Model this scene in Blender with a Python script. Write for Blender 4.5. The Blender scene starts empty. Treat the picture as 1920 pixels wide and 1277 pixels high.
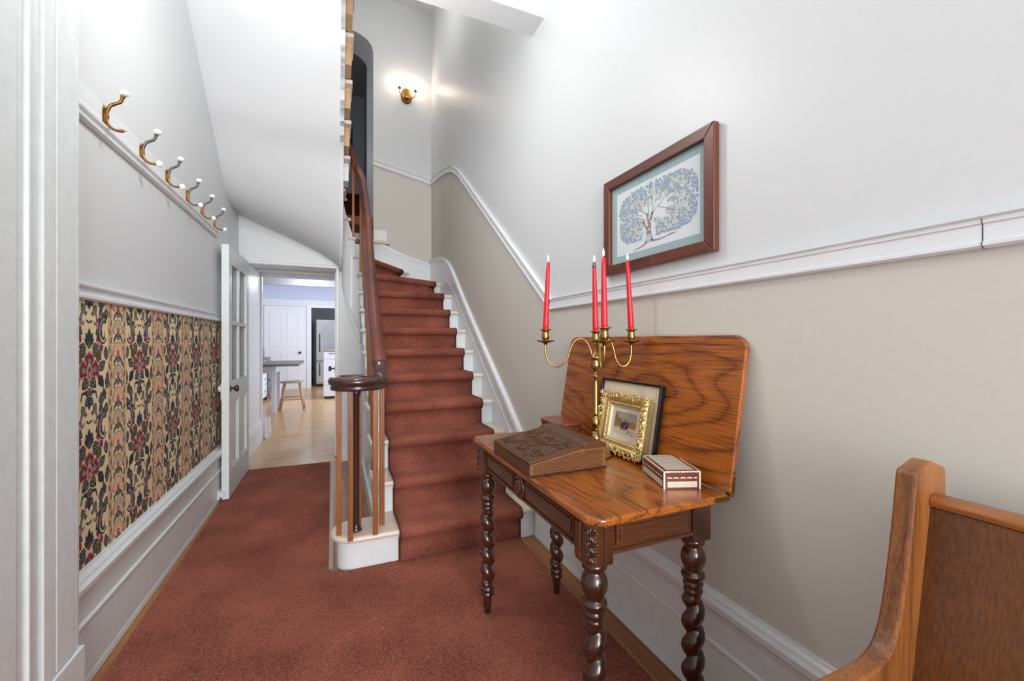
import bpy, bmesh, math, random
from mathutils import Vector, Matrix
random.seed(7)
PI = math.pi
sc = bpy.context.scene
COL = sc.collection

# ---------------------------------------------------------------- camera, world, light, exposure
CAM_H = 1.27
YAW = math.atan(331/787.)
cam_d = bpy.data.cameras.new('camera'); cam = bpy.data.objects.new('camera', cam_d); COL.objects.link(cam)
cam.location = (0, 0, CAM_H); cam.rotation_euler = (PI/2, 0, -YAW)
cam_d.sensor_width = 36; cam_d.lens = 787/1920*36; cam_d.clip_start = .02
sc.camera = cam
sc.view_settings.view_transform = 'Standard'; sc.view_settings.look = 'None'
sc.view_settings.gamma = 1; sc.view_settings.use_curve_mapping = False
sc.view_settings.exposure = 0.56
world = bpy.data.worlds.new('world'); sc.world = world; world.use_nodes = True
bg = world.node_tree.nodes['Background']; bg.inputs[0].default_value = (.93, .96, 1, 1); bg.inputs[1].default_value = 1.0

def light(name, kind, loc, energy, color=(1, 1, 1), size=.3, size_y=None, rot=(0, 0, 0), spread=None):
    d = bpy.data.lights.new(name, kind); d.energy = energy; d.color = color
    if kind == 'AREA':
        d.shape = 'RECTANGLE'; d.size = size; d.size_y = size_y or size
        if spread: d.spread = spread
    else: d.shadow_soft_size = size
    o = bpy.data.objects.new(name, d); COL.objects.link(o); o.location = loc; o.rotation_euler = rot
    return o
# daylight through the glazed front door behind the camera
light('front_door_daylight', 'AREA', (.15, -4.5, 1.75), 180, (1, .998, .99), 1.9, 3.0, (PI/2, 0, 0))
# hall ceiling lamp
light('hall_ceiling_lamp', 'POINT', (.02, 2.1, 2.92), 24, (1, .985, .96), .12)
# unseen fill light, added to brighten the upper stairwell
light('stairwell_fill', 'POINT', (.5, 4.3, 5.1), 15, (1, .985, .96), .25)
# daylight in the kitchen (its window is on the right, out of sight)
light('kitchen_window_daylight', 'AREA', (1.9, 9.3, 1.6), 95, (.80, .88, 1), 2.6, 1.6, (0, PI/2, 0))
light('kitchen_ceiling_lamp', 'POINT', (-.5, 10.0, 2.5), 30, (.95, .97, 1), .2)
light('passage_light', 'POINT', (-.45, 7.2, 2.35), 8, (.8, .88, 1), .15)  # small bluish point light under the closed kitchen ceiling, just past the passage
light('back_hall_lamp', 'POINT', (-.6, 7.6, 4.4), 3.5, (.95, .97, 1), .2)

# ---------------------------------------------------------------- materials
def s2l(c):
    return tuple(((x/255)/12.92 if x/255 <= .04045 else (((x/255)+.055)/1.055)**2.4) for x in c)
def new_mat(name):
    m = bpy.data.materials.new(name); m.use_nodes = True
    return m, m.node_tree.nodes, m.node_tree.links, m.node_tree.nodes['Principled BSDF']
def bump(n, l, b, tex_out, strength, dist=.002):
    bp = n.new('ShaderNodeBump'); bp.inputs['Strength'].default_value = strength; bp.inputs['Distance'].default_value = dist
    l.new(tex_out, bp.inputs['Height']); l.new(bp.outputs[0], b.inputs['Normal'])
def plain(name, rgb, rough=.5, metal=0, noise=0, nscale=20, bmp=0, coat=0, var=.06):
    m, n, l, b = new_mat(name)
    c = s2l(rgb)
    b.inputs['Roughness'].default_value = rough; b.inputs['Metallic'].default_value = metal
    b.inputs['Base Color'].default_value = (*c, 1)
    b.inputs['Coat Weight'].default_value = coat
    t = n.new('ShaderNodeTexCoord'); nz = n.new('ShaderNodeTexNoise'); nz.inputs['Scale'].default_value = nscale; nz.inputs['Detail'].default_value = 5
    l.new(t.outputs['Object'], nz.inputs['Vector'])
    r = n.new('ShaderNodeValToRGB'); r.color_ramp.elements[0].position = .3; r.color_ramp.elements[1].position = .7
    r.color_ramp.elements[0].color = (*[x*(1-var) for x in c], 1); r.color_ramp.elements[1].color = (*[min(1, x*(1+var)) for x in c], 1)
    l.new(nz.outputs[0], r.inputs[0]); l.new(r.outputs[0], b.inputs['Base Color'])
    if bmp: bump(n, l, b, nz.outputs[0], bmp)
    return m
def wood(name, dark, mid, light_, axis='Y', scale=9, rough=.35, coat=.3, dist=5., stretch=.06, streak=.5):
    """grain runs along axis (object space)"""
    m, n, l, b = new_mat(name)
    t = n.new('ShaderNodeTexCoord'); mp = n.new('ShaderNodeMapping')
    s = [1, 1, 1]; s['XYZ'.index(axis)] = stretch
    mp.inputs['Scale'].default_value = s; l.new(t.outputs['Object'], mp.inputs['Vector'])
    nz0 = n.new('ShaderNodeTexNoise'); nz0.inputs['Scale'].default_value = scale*.28; nz0.inputs['Detail'].default_value = 2.5; nz0.inputs['Roughness'].default_value = .4
    l.new(mp.outputs[0], nz0.inputs['Vector'])
    mul = n.new('ShaderNodeMath'); mul.operation = 'MULTIPLY'; mul.inputs[1].default_value = dist*22.0; l.new(nz0.outputs[0], mul.inputs[0])
    sn = n.new('ShaderNodeMath'); sn.operation = 'SINE'; l.new(mul.outputs[0], sn.inputs[0])
    ab = n.new('ShaderNodeMath'); ab.operation = 'ABSOLUTE'; l.new(sn.outputs[0], ab.inputs[0])
    pw = n.new('ShaderNodeMath'); pw.operation = 'POWER'; pw.inputs[1].default_value = .45; l.new(ab.outputs[0], pw.inputs[0])
    mp3 = n.new('ShaderNodeMapping'); s3 = [1, 1, 1]; s3['XYZ'.index(axis)] = .03; mp3.inputs['Scale'].default_value = s3; l.new(t.outputs['Object'], mp3.inputs['Vector'])
    nz = n.new('ShaderNodeTexNoise'); nz.inputs['Scale'].default_value = scale*34; nz.inputs['Detail'].default_value = 3
    l.new(mp3.outputs[0], nz.inputs['Vector'])
    nb = n.new('ShaderNodeTexNoise'); nb.inputs['Scale'].default_value = 3.0; nb.inputs['Detail'].default_value = 2; l.new(mp.outputs[0], nb.inputs['Vector'])
    a0 = n.new('ShaderNodeMath'); a0.operation = 'MULTIPLY_ADD'; a0.inputs[1].default_value = .5; a0.inputs[2].default_value = -.25; l.new(nb.outputs[0], a0.inputs[0])
    a = n.new('ShaderNodeMath'); a.operation = 'MULTIPLY_ADD'; a.inputs[1].default_value = .28
    l.new(pw.outputs[0], a.inputs[0]); l.new(a0.outputs[0], a.inputs[2])
    a2 = n.new('ShaderNodeMath'); a2.operation = 'MULTIPLY_ADD'; a2.inputs[1].default_value = streak; l.new(nz.outputs[0], a2.inputs[0]); l.new(a.outputs[0], a2.inputs[2])
    r = n.new('ShaderNodeValToRGB'); e = r.color_ramp.elements
    e[0].position = .22; e[0].color = (*s2l(dark), 1); e[1].position = .78; e[1].color = (*s2l(light_), 1)
    x = e.new(.5); x.color = (*s2l(mid), 1)
    l.new(a2.outputs[0], r.inputs[0]); l.new(r.outputs[0], b.inputs['Base Color'])
    b.inputs['Roughness'].default_value = rough; b.inputs['Coat Weight'].default_value = coat; b.inputs['Coat Roughness'].default_value = .15
    bump(n, l, b, nz.outputs[0], .12, .001)
    return m
def carpet_mat(name, a_, b_):
    m, n, l, b = new_mat(name)
    t = n.new('ShaderNodeTexCoord')
    fine = n.new('ShaderNodeTexNoise'); fine.inputs['Scale'].default_value = 210; fine.inputs['Detail'].default_value = 3
    big = n.new('ShaderNodeTexNoise'); big.inputs['Scale'].default_value = 2.6; big.inputs['Detail'].default_value = 3
    l.new(t.outputs['Object'], fine.inputs['Vector']); l.new(t.outputs['Object'], big.inputs['Vector'])
    mx = n.new('ShaderNodeMath'); mx.operation = 'MULTIPLY_ADD'; mx.inputs[1].default_value = 1.15; l.new(fine.outputs[0], mx.inputs[0])
    m2 = n.new('ShaderNodeMath'); m2.operation = 'MULTIPLY_ADD'; m2.inputs[1].default_value = .60; m2.inputs[2].default_value = -.36
    l.new(big.outputs[0], m2.inputs[0]); l.new(m2.outputs[0], mx.inputs[2])
    r = n.new('ShaderNodeValToRGB'); e = r.color_ramp.elements
    e[0].position = .25; e[0].color = (*s2l(a_), 1); e[1].position = .75; e[1].color = (*s2l(b_), 1)
    l.new(mx.outputs[0], r.inputs[0]); l.new(r.outputs[0], b.inputs['Base Color'])
    b.inputs['Roughness'].default_value = 1; b.inputs['Specular IOR Level'].default_value = .1
    b.inputs['Sheen Weight'].default_value = .35; b.inputs['Sheen Roughness'].default_value = .5; b.inputs['Sheen Tint'].default_value = (*s2l((200, 130, 115)), 1)
    bump(n, l, b, fine.outputs[0], .9, .006)
    return m
def planks(name, cols, wdt=.06, lng=.9, rough=.3, axis='Y', coat=.25):
    m, n, l, b = new_mat(name)
    t = n.new('ShaderNodeTexCoord'); mp = n.new('ShaderNodeMapping')
    l.new(t.outputs['Object'], mp.inputs['Vector'])
    if axis == 'Y': mp.inputs['Rotation'].default_value = (0, 0, PI/2)
    br = n.new('ShaderNodeTexBrick'); br.offset = .37; br.inputs['Scale'].default_value = 1
    br.inputs['Brick Width'].default_value = lng; br.inputs['Row Height'].default_value = wdt
    br.inputs['Mortar Size'].default_value = .0012; br.inputs['Color1'].default_value = (*s2l(cols[0]), 1); br.inputs['Color2'].default_value = (*s2l(cols[1]), 1)
    br.inputs['Mortar'].default_value = (*s2l(cols[2]), 1); br.inputs['Bias'].default_value = 0
    l.new(mp.outputs[0], br.inputs['Vector'])
    mp2 = n.new('ShaderNodeMapping'); mp2.inputs['Scale'].default_value = (1.2, 30, 1); l.new(mp.outputs[0], mp2.inputs['Vector'])
    nz = n.new('ShaderNodeTexNoise'); nz.inputs['Scale'].default_value = 3; nz.inputs['Detail'].default_value = 4; l.new(mp2.outputs[0], nz.inputs['Vector'])
    r = n.new('ShaderNodeValToRGB'); e = r.color_ramp.elements; e[0].position = .3; e[0].color = (.72, .70, .68, 1); e[1].position = .7; e[1].color = (1.12, 1.1, 1.08, 1)
    l.new(nz.outputs[0], r.inputs[0])
    mx = n.new('ShaderNodeMix'); mx.data_type = 'RGBA'; mx.blend_type = 'MULTIPLY'; mx.inputs[0].default_value = 1
    l.new(br.outputs[0], mx.inputs[6]); l.new(r.outputs[0], mx.inputs[7]); l.new(mx.outputs[2], b.inputs['Base Color'])
    b.inputs['Roughness'].default_value = rough; b.inputs['Coat Weight'].default_value = coat
    return m
def emit(name, rgb, strength):
    m, n, l, b = new_mat(name)
    b.inputs['Base Color'].default_value = (*s2l(rgb), 1); b.inputs['Emission Color'].default_value = (*s2l(rgb), 1); b.inputs['Emission Strength'].default_value = strength
    return m
def glass_mat(name):
    m, n, l, b = new_mat(name)
    b.inputs['Base Color'].default_value = (.95, .98, 1, 1); b.inputs['Roughness'].default_value = .02
    b.inputs['Transmission Weight'].default_value = 1; b.inputs['IOR'].default_value = 1.02
    return m

M = {}
M['white'] = plain('white_wall_paint', (216, 219, 221), .42, nscale=60, bmp=.05, var=.01)
M['beige'] = plain('beige_wall_paint', (207, 204, 195), .6, nscale=90, bmp=.05, var=.015)
M['trim'] = plain('white_gloss_trim', (228, 232, 235), .3, nscale=14, bmp=.12, var=.02)
M['trim_old'] = plain('worn_white_trim', (223, 229, 230), .38, nscale=24, bmp=.5, var=.04)
M['cream'] = plain('cream_tread_paint', (222, 208, 190), .32, nscale=14, bmp=.1, var=.03)
M['tread_pale'] = plain('pale_tread_paint', (226, 221, 212), .3, nscale=14, bmp=.1, var=.02)
M['soffit'] = plain('soffit_plaster', (220, 224, 227), .6, nscale=5, bmp=.3, var=.015)
M['kwhite'] = plain('kitchen_white', (232, 233, 236), .4, var=.01)
M['kblue'] = plain('kitchen_pale_blue', (205, 214, 236), .5, var=.01)
M['carpet'] = carpet_mat('rust_carpet', (82, 40, 33), (176, 106, 88))
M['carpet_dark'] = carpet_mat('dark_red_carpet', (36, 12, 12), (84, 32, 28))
M['carpet_edge'] = plain('carpet_binding', (88, 44, 38), .9, nscale=200, var=.15)
M['floor'] = planks('oak_floor', ((176, 118, 62), (146, 92, 48), (50, 28, 14)), .058, 1.1, .4)
M['floor_k'] = planks('kitchen_maple_floor', ((222, 178, 124), (206, 160, 104), (150, 108, 66)), .057, .8, .3, 'X', .15)
M['table_top'] = wood('oak_table_top', (26, 10, 3), (114, 56, 15), (172, 96, 30), 'Y', 8, .26, .35, 4.2, .26, .85)
M['table_dark'] = wood('oak_table_dark', (20, 9, 5), (56, 29, 14), (98, 56, 28), 'Y', 10, .32, .4, .8, .1, .6)
M['table_apronX'] = wood('oak_table_apron', (22, 10, 5), (62, 32, 15), (106, 60, 28), 'X', 10, .32, .4, .8, .1, .6)
M['table_leg'] = wood('oak_table_leg', (16, 8, 5), (50, 26, 15), (90, 50, 28), 'Z', 10, .22, .6, .6, .1, .6)
M['carved'] = wood('carved_walnut', (40, 22, 12), (80, 47, 27), (118, 76, 46), 'Y', 12, .42, .1, .5, .1, .6)
M['carved_light'] = wood('walnut_side', (70, 42, 22), (118, 76, 42), (152, 104, 62), 'X', 12, .45, .1, .5, .1, .6)
M['octo'] = wood('mahogany_box', (84, 34, 18), (124, 60, 34), (150, 80, 48), 'Y', 12, .3, .3, 3, .1, .5)
M['bench'] = wood('bench_oak', (84, 44, 18), (138, 84, 38), (176, 114, 56), 'Z', 8, .35, .3, 1.2, .1, .6)
M['bench_panel'] = wood('bench_panel', (42, 22, 8), (84, 46, 16), (114, 68, 26), 'Z', 8, .4, .2, .6, .05, .7)
M['bench_rail'] = wood('bench_rail', (88, 46, 18), (140, 82, 38), (172, 108, 54), 'Y', 8, .35, .3, 1, .07, .6)
M['handrail'] = wood('mahogany_handrail', (74, 30, 18), (118, 54, 34), (150, 78, 50), 'Y', 6, .4, .08, .3, .05, .4)
M['volute'] = plain('dark_mahogany', (64, 38, 32), .2, nscale=10, var=.12, coat=.5)
M['baluster'] = wood('baluster_wood', (78, 36, 12), (136, 76, 30), (176, 106, 48), 'Z', 12, .42, .08, .5, .06, .6)
M['brass'] = plain('aged_brass', (176, 142, 84), .24, 1, nscale=30, var=.18)
M['brass_dull'] = plain('dull_brass', (150, 112, 60), .34, 1, nscale=60, var=.3, bmp=.2)
M['steel_grey'] = plain('worn_grey_metal', (112, 110, 108), .35, 1, nscale=60, var=.2)
M['porcelain'] = plain('white_porcelain', (244, 244, 244), .1, nscale=5, var=.01, coat=.5)
M['candle'] = plain('red_wax', (214, 22, 44), .35, nscale=30, var=.05)
M['candle_grey'] = plain('smoked_wax', (120, 92, 96), .5, var=.1)
M['flame'] = emit('led_flame', (255, 250, 240), 1.6)
M['wick'] = plain('wick', (40, 30, 28), .8)
M['bulb'] = emit('lit_bulb', (255, 228, 200), 40)
M['gold'] = plain('gilt', (232, 202, 142), .28, .85, nscale=120, var=.35, bmp=.3)
M['gilt_pale'] = plain('pale_gilt', (222, 206, 170), .35, .5, nscale=80, var=.15)
M['black'] = plain('black_frame', (14, 16, 20), .25, var=.1)
M['mat_beige'] = plain('beige_mount', (218, 202, 178), .8, nscale=40, var=.02)
M['tree_frame'] = wood('picture_frame_wood', (58, 22, 8), (94, 42, 18), (118, 58, 28), 'Y', 14, .4, .2, 2, .06, .6)
M['tree_frameZ'] = wood('picture_frame_wood_upright', (58, 22, 8), (94, 42, 18), (118, 58, 28), 'Z', 14, .4, .2, 2, .06, .6)
M['mat_blue'] = plain('blue_grey_mount', (158, 180, 186), .8, nscale=300, var=.06)
M['paper'] = plain('print_paper', (218, 226, 230), .6, var=.01)
M['p_blue'] = plain('print_blue', (158, 176, 204), .7, nscale=300, var=.15)
M['p_teal'] = plain('print_teal', (160, 190, 196), .7, nscale=300, var=.15)
M['p_cream'] = plain('print_cream', (208, 214, 204), .7, nscale=300, var=.1)
M['p_trunk'] = plain('print_trunk', (150, 134, 134), .7, var=.05)
M['p_line'] = plain('print_line', (112, 106, 112), .7, var=.05)
M['glazing'] = None
M['ivory'] = plain('ivory_inlay', (232, 222, 206), .4, nscale=80, var=.05)
M['in_brown'] = plain('rosewood', (112, 58, 42), .3, nscale=60, var=.15)
M['in_black'] = plain('ebony_inlay', (26, 26, 30), .4, var=.1)
M['dark'] = plain('dark_iron', (24, 22, 22), .4)
M['glass'] = glass_mat('pane_glass')
M['steel'] = plain('brushed_steel', (150, 152, 156), .38, 1, nscale=6, var=.1)
M['ktop'] = plain('grey_table_top', (100, 88, 92), .4, nscale=40, var=.1)
M['kpaint'] = plain('white_table_paint', (214, 222, 238), .4, var=.01)
M['stool'] = wood('stool_wood', (150, 110, 86), (180, 140, 112), (205, 170, 142), 'Z', 12, .5, 0, 3, .1, .5)
M['stool_seat'] = plain('stool_seat_grey', (168, 160, 150), .6, nscale=30, var=.08)
M['appliance'] = plain('appliance_white', (224, 228, 236), .3, var=.01)
M['blackgloss'] = plain('black_gloss', (18, 18, 20), .2)
M['grey_line'] = plain('paint_line', (150, 154, 160), .6)
M['tan'] = plain('tan_wood', (196, 160, 124), .5, nscale=20, var=.06)
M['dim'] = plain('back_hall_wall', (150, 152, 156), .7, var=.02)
M['teal'] = plain('teal_paint', (40, 90, 110), .5)

# ---------------------------------------------------------------- mesh helpers
def base_of(o):
    v = Vector((0, 0, 0))
    while o is not None:
        v += o.location; o = o.parent
    return v
class MB:
    def __init__(s): s.v = []; s.f = []; s.m = []; s.sm = []
    def add(s, vs, fs, mi=0, sm=False):
        k = len(s.v); s.v += [tuple(v) for v in vs]
        for f in fs: s.f.append([k+i for i in f]); s.m.append(mi); s.sm.append(sm)
        return s
    def box(s, x0, x1, y0, y1, z0, z1, mi=0):
        vs = [(x, y, z) for x in (x0, x1) for y in (y0, y1) for z in (z0, z1)]
        return s.add(vs, [(0, 1, 3, 2), (4, 6, 7, 5), (0, 4, 5, 1), (2, 3, 7, 6), (0, 2, 6, 4), (1, 5, 7, 3)], mi)
    def prism(s, poly, fn, lo, hi, mi=0, sm=False):
        """poly 2D list, fn(a,b,h)->3D"""
        n = len(poly)
        vs = [fn(a, b, lo) for a, b in poly]+[fn(a, b, hi) for a, b in poly]
        s.add(vs, [list(range(n))[::-1], list(range(n, 2*n))], mi, False)
        k = len(s.v)-2*n
        for i in range(n):
            j = (i+1) % n; s.f.append([k+i, k+j, k+n+j, k+n+i]); s.m.append(mi); s.sm.append(sm)
        return s
    def lathe(s, prof, c=(0, 0, 0), seg=28, axis=(0, 0, 1), mi=0, sm=True):
        a = Vector(axis).normalized(); u = a.orthogonal().normalized(); w = a.cross(u); c = Vector(c)
        vs = []
        for r, h in prof:
            for i in range(seg):
                t = 2*PI*i/seg; vs.append(c+a*h+(u*math.cos(t)+w*math.sin(t))*max(r, 1e-5))
        fs = [(j*seg+i, j*seg+(i+1) % seg, (j+1)*seg+(i+1) % seg, (j+1)*seg+i) for j in range(len(prof)-1) for i in range(seg)]
        s.add(vs, fs, mi, sm)
        k = len(s.v)-len(vs)
        s.f.append([k+i for i in range(seg)][::-1]); s.m.append(mi); s.sm.append(False)
        s.f.append([k+(len(prof)-1)*seg+i for i in range(seg)]); s.m.append(mi); s.sm.append(False)
        return s
    def tube(s, pts, r, seg=10, mi=0, up=None):
        """round tube; r number or list"""
        prof = [(math.cos(2*PI*i/seg), math.sin(2*PI*i/seg)) for i in range(seg)]
        rr = r if isinstance(r, (list, tuple)) else [r]*len(pts)
        return s.sweep(pts, prof, scales=rr, mi=mi, up=up or (0, 0, 1), sm=True)
    def sweep(s, pts, prof, scales=None, mi=0, up=(0, 0, 1), sm=False, closed_path=False, vertical_up=False):
        """prof (a,b): a along side, b along up'. """
        pts = [Vector(p) for p in pts]; n = len(pts); m = len(prof); vs = []
        up = Vector(up); prev = None
        for i, p in enumerate(pts):
            if closed_path: d = pts[(i+1) % n]-pts[i-1]
            else: d = pts[min(i+1, n-1)]-pts[max(i-1, 0)]
            d.normalize()
            side = d.cross(up)
            if side.length < 1e-3: side = prev.copy() if prev else d.orthogonal()
            side.normalize(); prev = side
            u2 = side.cross(d).normalized()
            if vertical_up: u2 = up
            k = scales[i] if scales else 1
            for a, b in prof: vs.append(p+side*a*k+u2*b*k)
        fs = []
        rng = n if closed_path else n-1
        for i in range(rng):
            for j in range(m): fs.append((i*m+j, i*m+(j+1) % m, ((i+1) % n)*m+(j+1) % m, ((i+1) % n)*m+j))
        s.add(vs, fs, mi, sm)
        if not closed_path:
            k = len(s.v)-len(vs)
            s.f.append([k+i for i in range(m)][::-1]); s.m.append(mi); s.sm.append(False)
            s.f.append([k+(n-1)*m+i for i in range(m)]); s.m.append(mi); s.sm.append(False)
        return s
    def grid(s, fn, nu, nv, mi=0, sm=True):
        vs = [fn(i/nu, j/nv) for i in range(nu+1) for j in range(nv+1)]
        fs = [(i*(nv+1)+j, (i+1)*(nv+1)+j, (i+1)*(nv+1)+j+1, i*(nv+1)+j+1) for i in range(nu) for j in range(nv)]
        return s.add(vs, fs, mi, sm)
    def ball(s, c, r, seg=14, rings=8, sc3=(1, 1, 1), mi=0):
        vs = []; fs = []
        for j in range(rings+1):
            ph = PI*j/rings
            for i in range(seg):
                t = 2*PI*i/seg
                vs.append((c[0]+r*sc3[0]*math.sin(ph)*math.cos(t), c[1]+r*sc3[1]*math.sin(ph)*math.sin(t), c[2]+r*sc3[2]*math.cos(ph)))
        for j in range(rings):
            for i in range(seg): fs.append((j*seg+i, (j+1)*seg+i, (j+1)*seg+(i+1) % seg, j*seg+(i+1) % seg))
        return s.add(vs, fs, mi, True)
    def xf(s, mat, start=0):
        for i in range(start, len(s.v)): s.v[i] = tuple(mat @ Vector(s.v[i]))
        return s
    def build(s, name, mats, parent=None, bevel=0, seg=2, kind=None, label=None, fixn=True, smooth_angle=None):
        if not isinstance(mats, (list, tuple)): mats = [mats]
        me = bpy.data.meshes.new(name)
        if parent is not None: b = base_of(parent)
        else:
            xs, ys, zs = zip(*s.v); b = Vector(((min(xs)+max(xs))/2, (min(ys)+max(ys))/2, min(zs)))
        me.from_pydata([(v[0]-b.x, v[1]-b.y, v[2]-b.z) for v in s.v], [], s.f)
        for m in mats: me.materials.append(m)
        me.polygons.foreach_set('material_index', s.m); me.polygons.foreach_set('use_smooth', s.sm)
        if fixn:
            bm = bmesh.new(); bm.from_mesh(me); bmesh.ops.recalc_face_normals(bm, faces=bm.faces); bm.to_mesh(me); bm.free()
        me.update()
        o = bpy.data.objects.new(name, me); COL.objects.link(o)
        if parent is not None: o.parent = parent
        else: o.location = b
        if bevel:
            md = o.modifiers.new('bevel', 'BEVEL'); md.width = bevel; md.segments = seg; md.limit_method = 'ANGLE'; md.angle_limit = math.radians(40)
            md.harden_normals = False
        if kind: o['kind'] = kind
        if label: o['label'] = label
        return o
def tag(o, label, cat, group=None, kind=None):
    if label: o['label'] = label
    if cat: o['category'] = cat
    if group: o['group'] = group
    if kind: o['kind'] = kind
    return o
def thing(name, loc, label=None, cat=None, group=None, kind=None):
    o = bpy.data.objects.new(name, None); COL.objects.link(o); o.location = loc; o.empty_display_size = .1
    return tag(o, label, cat, group, kind)
def copy_tree(o, parent=None):
    c = o.copy(); COL.objects.link(c); c.parent = parent
    for ch in list(o.children): copy_tree(ch, c)
    return c
def interp(tab, x):
    if x <= tab[0][0]:
        (a, b), (c, d) = tab[0], tab[1]; return b+(x-a)*(d-b)/(c-a)
    for (a, b), (c, d) in zip(tab, tab[1:]):
        if x <= c: return b+(x-a)*(d-b)/(c-a)
    (a, b), (c, d) = tab[-2], tab[-1]; return b+(x-a)*(d-b)/(c-a)
def spline(pts, n=8):
    """Catmull-Rom through points"""
    P = [Vector(p) for p in pts]; P = [P[0]*2-P[1]]+P+[P[-1]*2-P[-2]]; out = []
    for i in range(1, len(P)-2):
        for k in range(n):
            t = k/n; a, b, c, d = P[i-1], P[i], P[i+1], P[i+2]
            out.append(.5*((2*b)+(c-a)*t+(2*a-5*b+4*c-d)*t*t+(3*b-a-3*c+d)*t**3))
    out.append(P[-2]); return out
def smooth(t): t = max(0, min(1, t)); return t*t*(3-2*t)

# 2D shapes for printed or inlaid patterns
def ell(cx, cy, a, b=None, rot=0, n=14):
    b = b or a; c, s_ = math.cos(rot), math.sin(rot)
    return [(cx+a*math.cos(t)*c-b*math.sin(t)*s_, cy+a*math.cos(t)*s_+b*math.sin(t)*c) for t in [2*PI*i/n for i in range(n)]]
def leaf(x, y, L, W, ang, n=6, k=1.0):
    """pointed leaf from (x,y) outwards"""
    c, s_ = math.cos(ang), math.sin(ang); up = []; dn = []
    for i in range(n+1):
        t = i/n; w = W*.5*math.sin(PI*t**.75)**.8 if 0 < t < 1 else 0
        up.append((t*L, w)); dn.append((t*L, -w*k))
    P = up+dn[::-1][1:-1]
    return [(x+a*c-b*s_, y+a*s_+b*c) for a, b in P]
def stroke(pts, w0, w1=None, n=None):
    w1 = w0 if w1 is None else w1; L = []; R = []; m = len(pts)
    for i, p in enumerate(pts):
        q = pts[min(i+1, m-1)]; o = pts[max(i-1, 0)]; dx, dy = q[0]-o[0], q[1]-o[1]; d = math.hypot(dx, dy) or 1
        w = (w0+(w1-w0)*i/(m-1))/2; nx, ny = -dy/d*w, dx/d*w
        L.append((p[0]+nx, p[1]+ny)); R.append((p[0]-nx, p[1]-ny))
    return [[L[i], L[i+1], R[i+1], R[i]] for i in range(m-1)]
def spiral(cx, cy, r0, r1, a0, a1, n=14):
    return [(cx+(r0+(r1-r0)*i/n)*math.cos(a0+(a1-a0)*i/n), cy+(r0+(r1-r0)*i/n)*math.sin(a0+(a1-a0)*i/n)) for i in range(n+1)]

# ================================================================= SETTING
XL, XR = -.865, 1.205       # wall planes of the hall
YD, YB = 4.78, 5.705        # wall with the kitchen doorway / back wall of the stairwell
ZC = 3.6                    # hall ceiling
ZT = 5.75                   # stairwell ceiling
Y0 = -4.6
XI, XO = .241, .065         # faces of the well: first flight / returning flight
RISE, GO, YS = .197, .26, 2.472

# floor
b = MB(); b.box(-1.2, 1.35, Y0, YD+.02, -.05, 0); b.build('floor', M['floor'], kind='structure')
b = MB(); b.box(-3.0, 2.2, YD+.02, 14.2, -.05, 0.001); b.build('floor', M['floor_k'], kind='structure')

# left wall
b = MB(); b.box(XL-.12, XL, Y0, YD+.12, 0, ZT); wl = b.build('wall_left', M['white'], kind='structure')
# right wall, white above and beige below the chair rail
railR = [(Y0, 1.485), (2.243, 1.485), (2.246, 1.487), (4.28, 3.020)]+[(p.y, p.z) for p in spline([(0, 4.28, 3.020), (0, 4.42, 3.10), (0, 4.58, 3.180), (0, 4.75, 3.235), (0, 4.95, 3.285), (0, 5.3, 3.35), (0, YB, 3.415)], 5)[1:]]
def rail_pts(tab, lo=-9, hi=9, step=.03):
    ys = [t[0] for t in tab if lo <= t[0] <= hi]; out = [(lo, interp(tab, lo))] if lo > tab[0][0] else []
    for y in ys: out.append((y, interp(tab, y)))
    return out
rp = [Vector((0, y, z)) for y, z in railR]
b = MB()
for p, q in zip(rp, rp[1:]):
    b.add([(XR, p.y, 0), (XR, q.y, 0), (XR, q.y, q.z), (XR, p.y, p.z)], [(0, 1, 2, 3)], 0)
    b.add([(XR, p.y, p.z), (XR, q.y, q.z), (XR, q.y, ZT), (XR, p.y, ZT)], [(0, 1, 2, 3)], 1)
b.box(XR+.001, XR+.12, Y0, YB+.1, 0, ZT, 1)
b.build('wall_right', [M['beige'], M['white']], kind='structure', fixn=False)

# back wall of the stairwell with the arch (X .13-.452), beige below its rail
def rail_back(x): return 3.415+(.452-x)*.0+(XR-x)*.205
AX0, AX1, AZ, ATOP = -.18, .452, 5.0, 5.22
b = MB()
def arch_z(x):
    c_ = (AX0+AX1)/2; h = (AX1-AX0)/2; return AZ+(ATOP-AZ)*math.sqrt(max(0, 1-((x-c_)/h)**2))
def arch_top(x): return arch_z(x)
n_ = 32
for i in range(n_):        # above the arch
    x0, x1 = AX0+(AX1-AX0)*i/n_, AX0+(AX1-AX0)*(i+1)/n_
    b.add([(x0, YB, arch_z(x0)), (x1, YB, arch_z(x1)), (x1, YB, ZT), (x0, YB, ZT)], [(0, 1, 2, 3)], 1)
    # reveal of the arch
    b.add([(x0, YB, arch_z(x0)), (x1, YB, arch_z(x1)), (x1-.03, YB+.62, arch_z(x1)+.12), (x0-.03, YB+.62, arch_z(x0)+.12)], [(0, 1, 2, 3)], 1)
    b.add([(x0-.03, YB+.62, arch_z(x0)+.12), (x1-.03, YB+.62, arch_z(x1)+.12), (x1-.03, YB+.62, ZT+.3), (x0-.03, YB+.62, ZT+.3)], [(0, 1, 2, 3)], 1)
b.add([(AX1, YB, 2.56), (AX1-.04, YB+.62, 2.56), (AX1-.04, YB+.62, 5.12), (AX1, YB, 5.0)], [(0, 1, 2, 3)], 1)
b.add([(AX1, YB, 2.1), (XR, YB, 2.1), (XR, YB, rail_back(XR)), (AX1, YB, rail_back(AX1))], [(0, 1, 2, 3)], 0)
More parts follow.
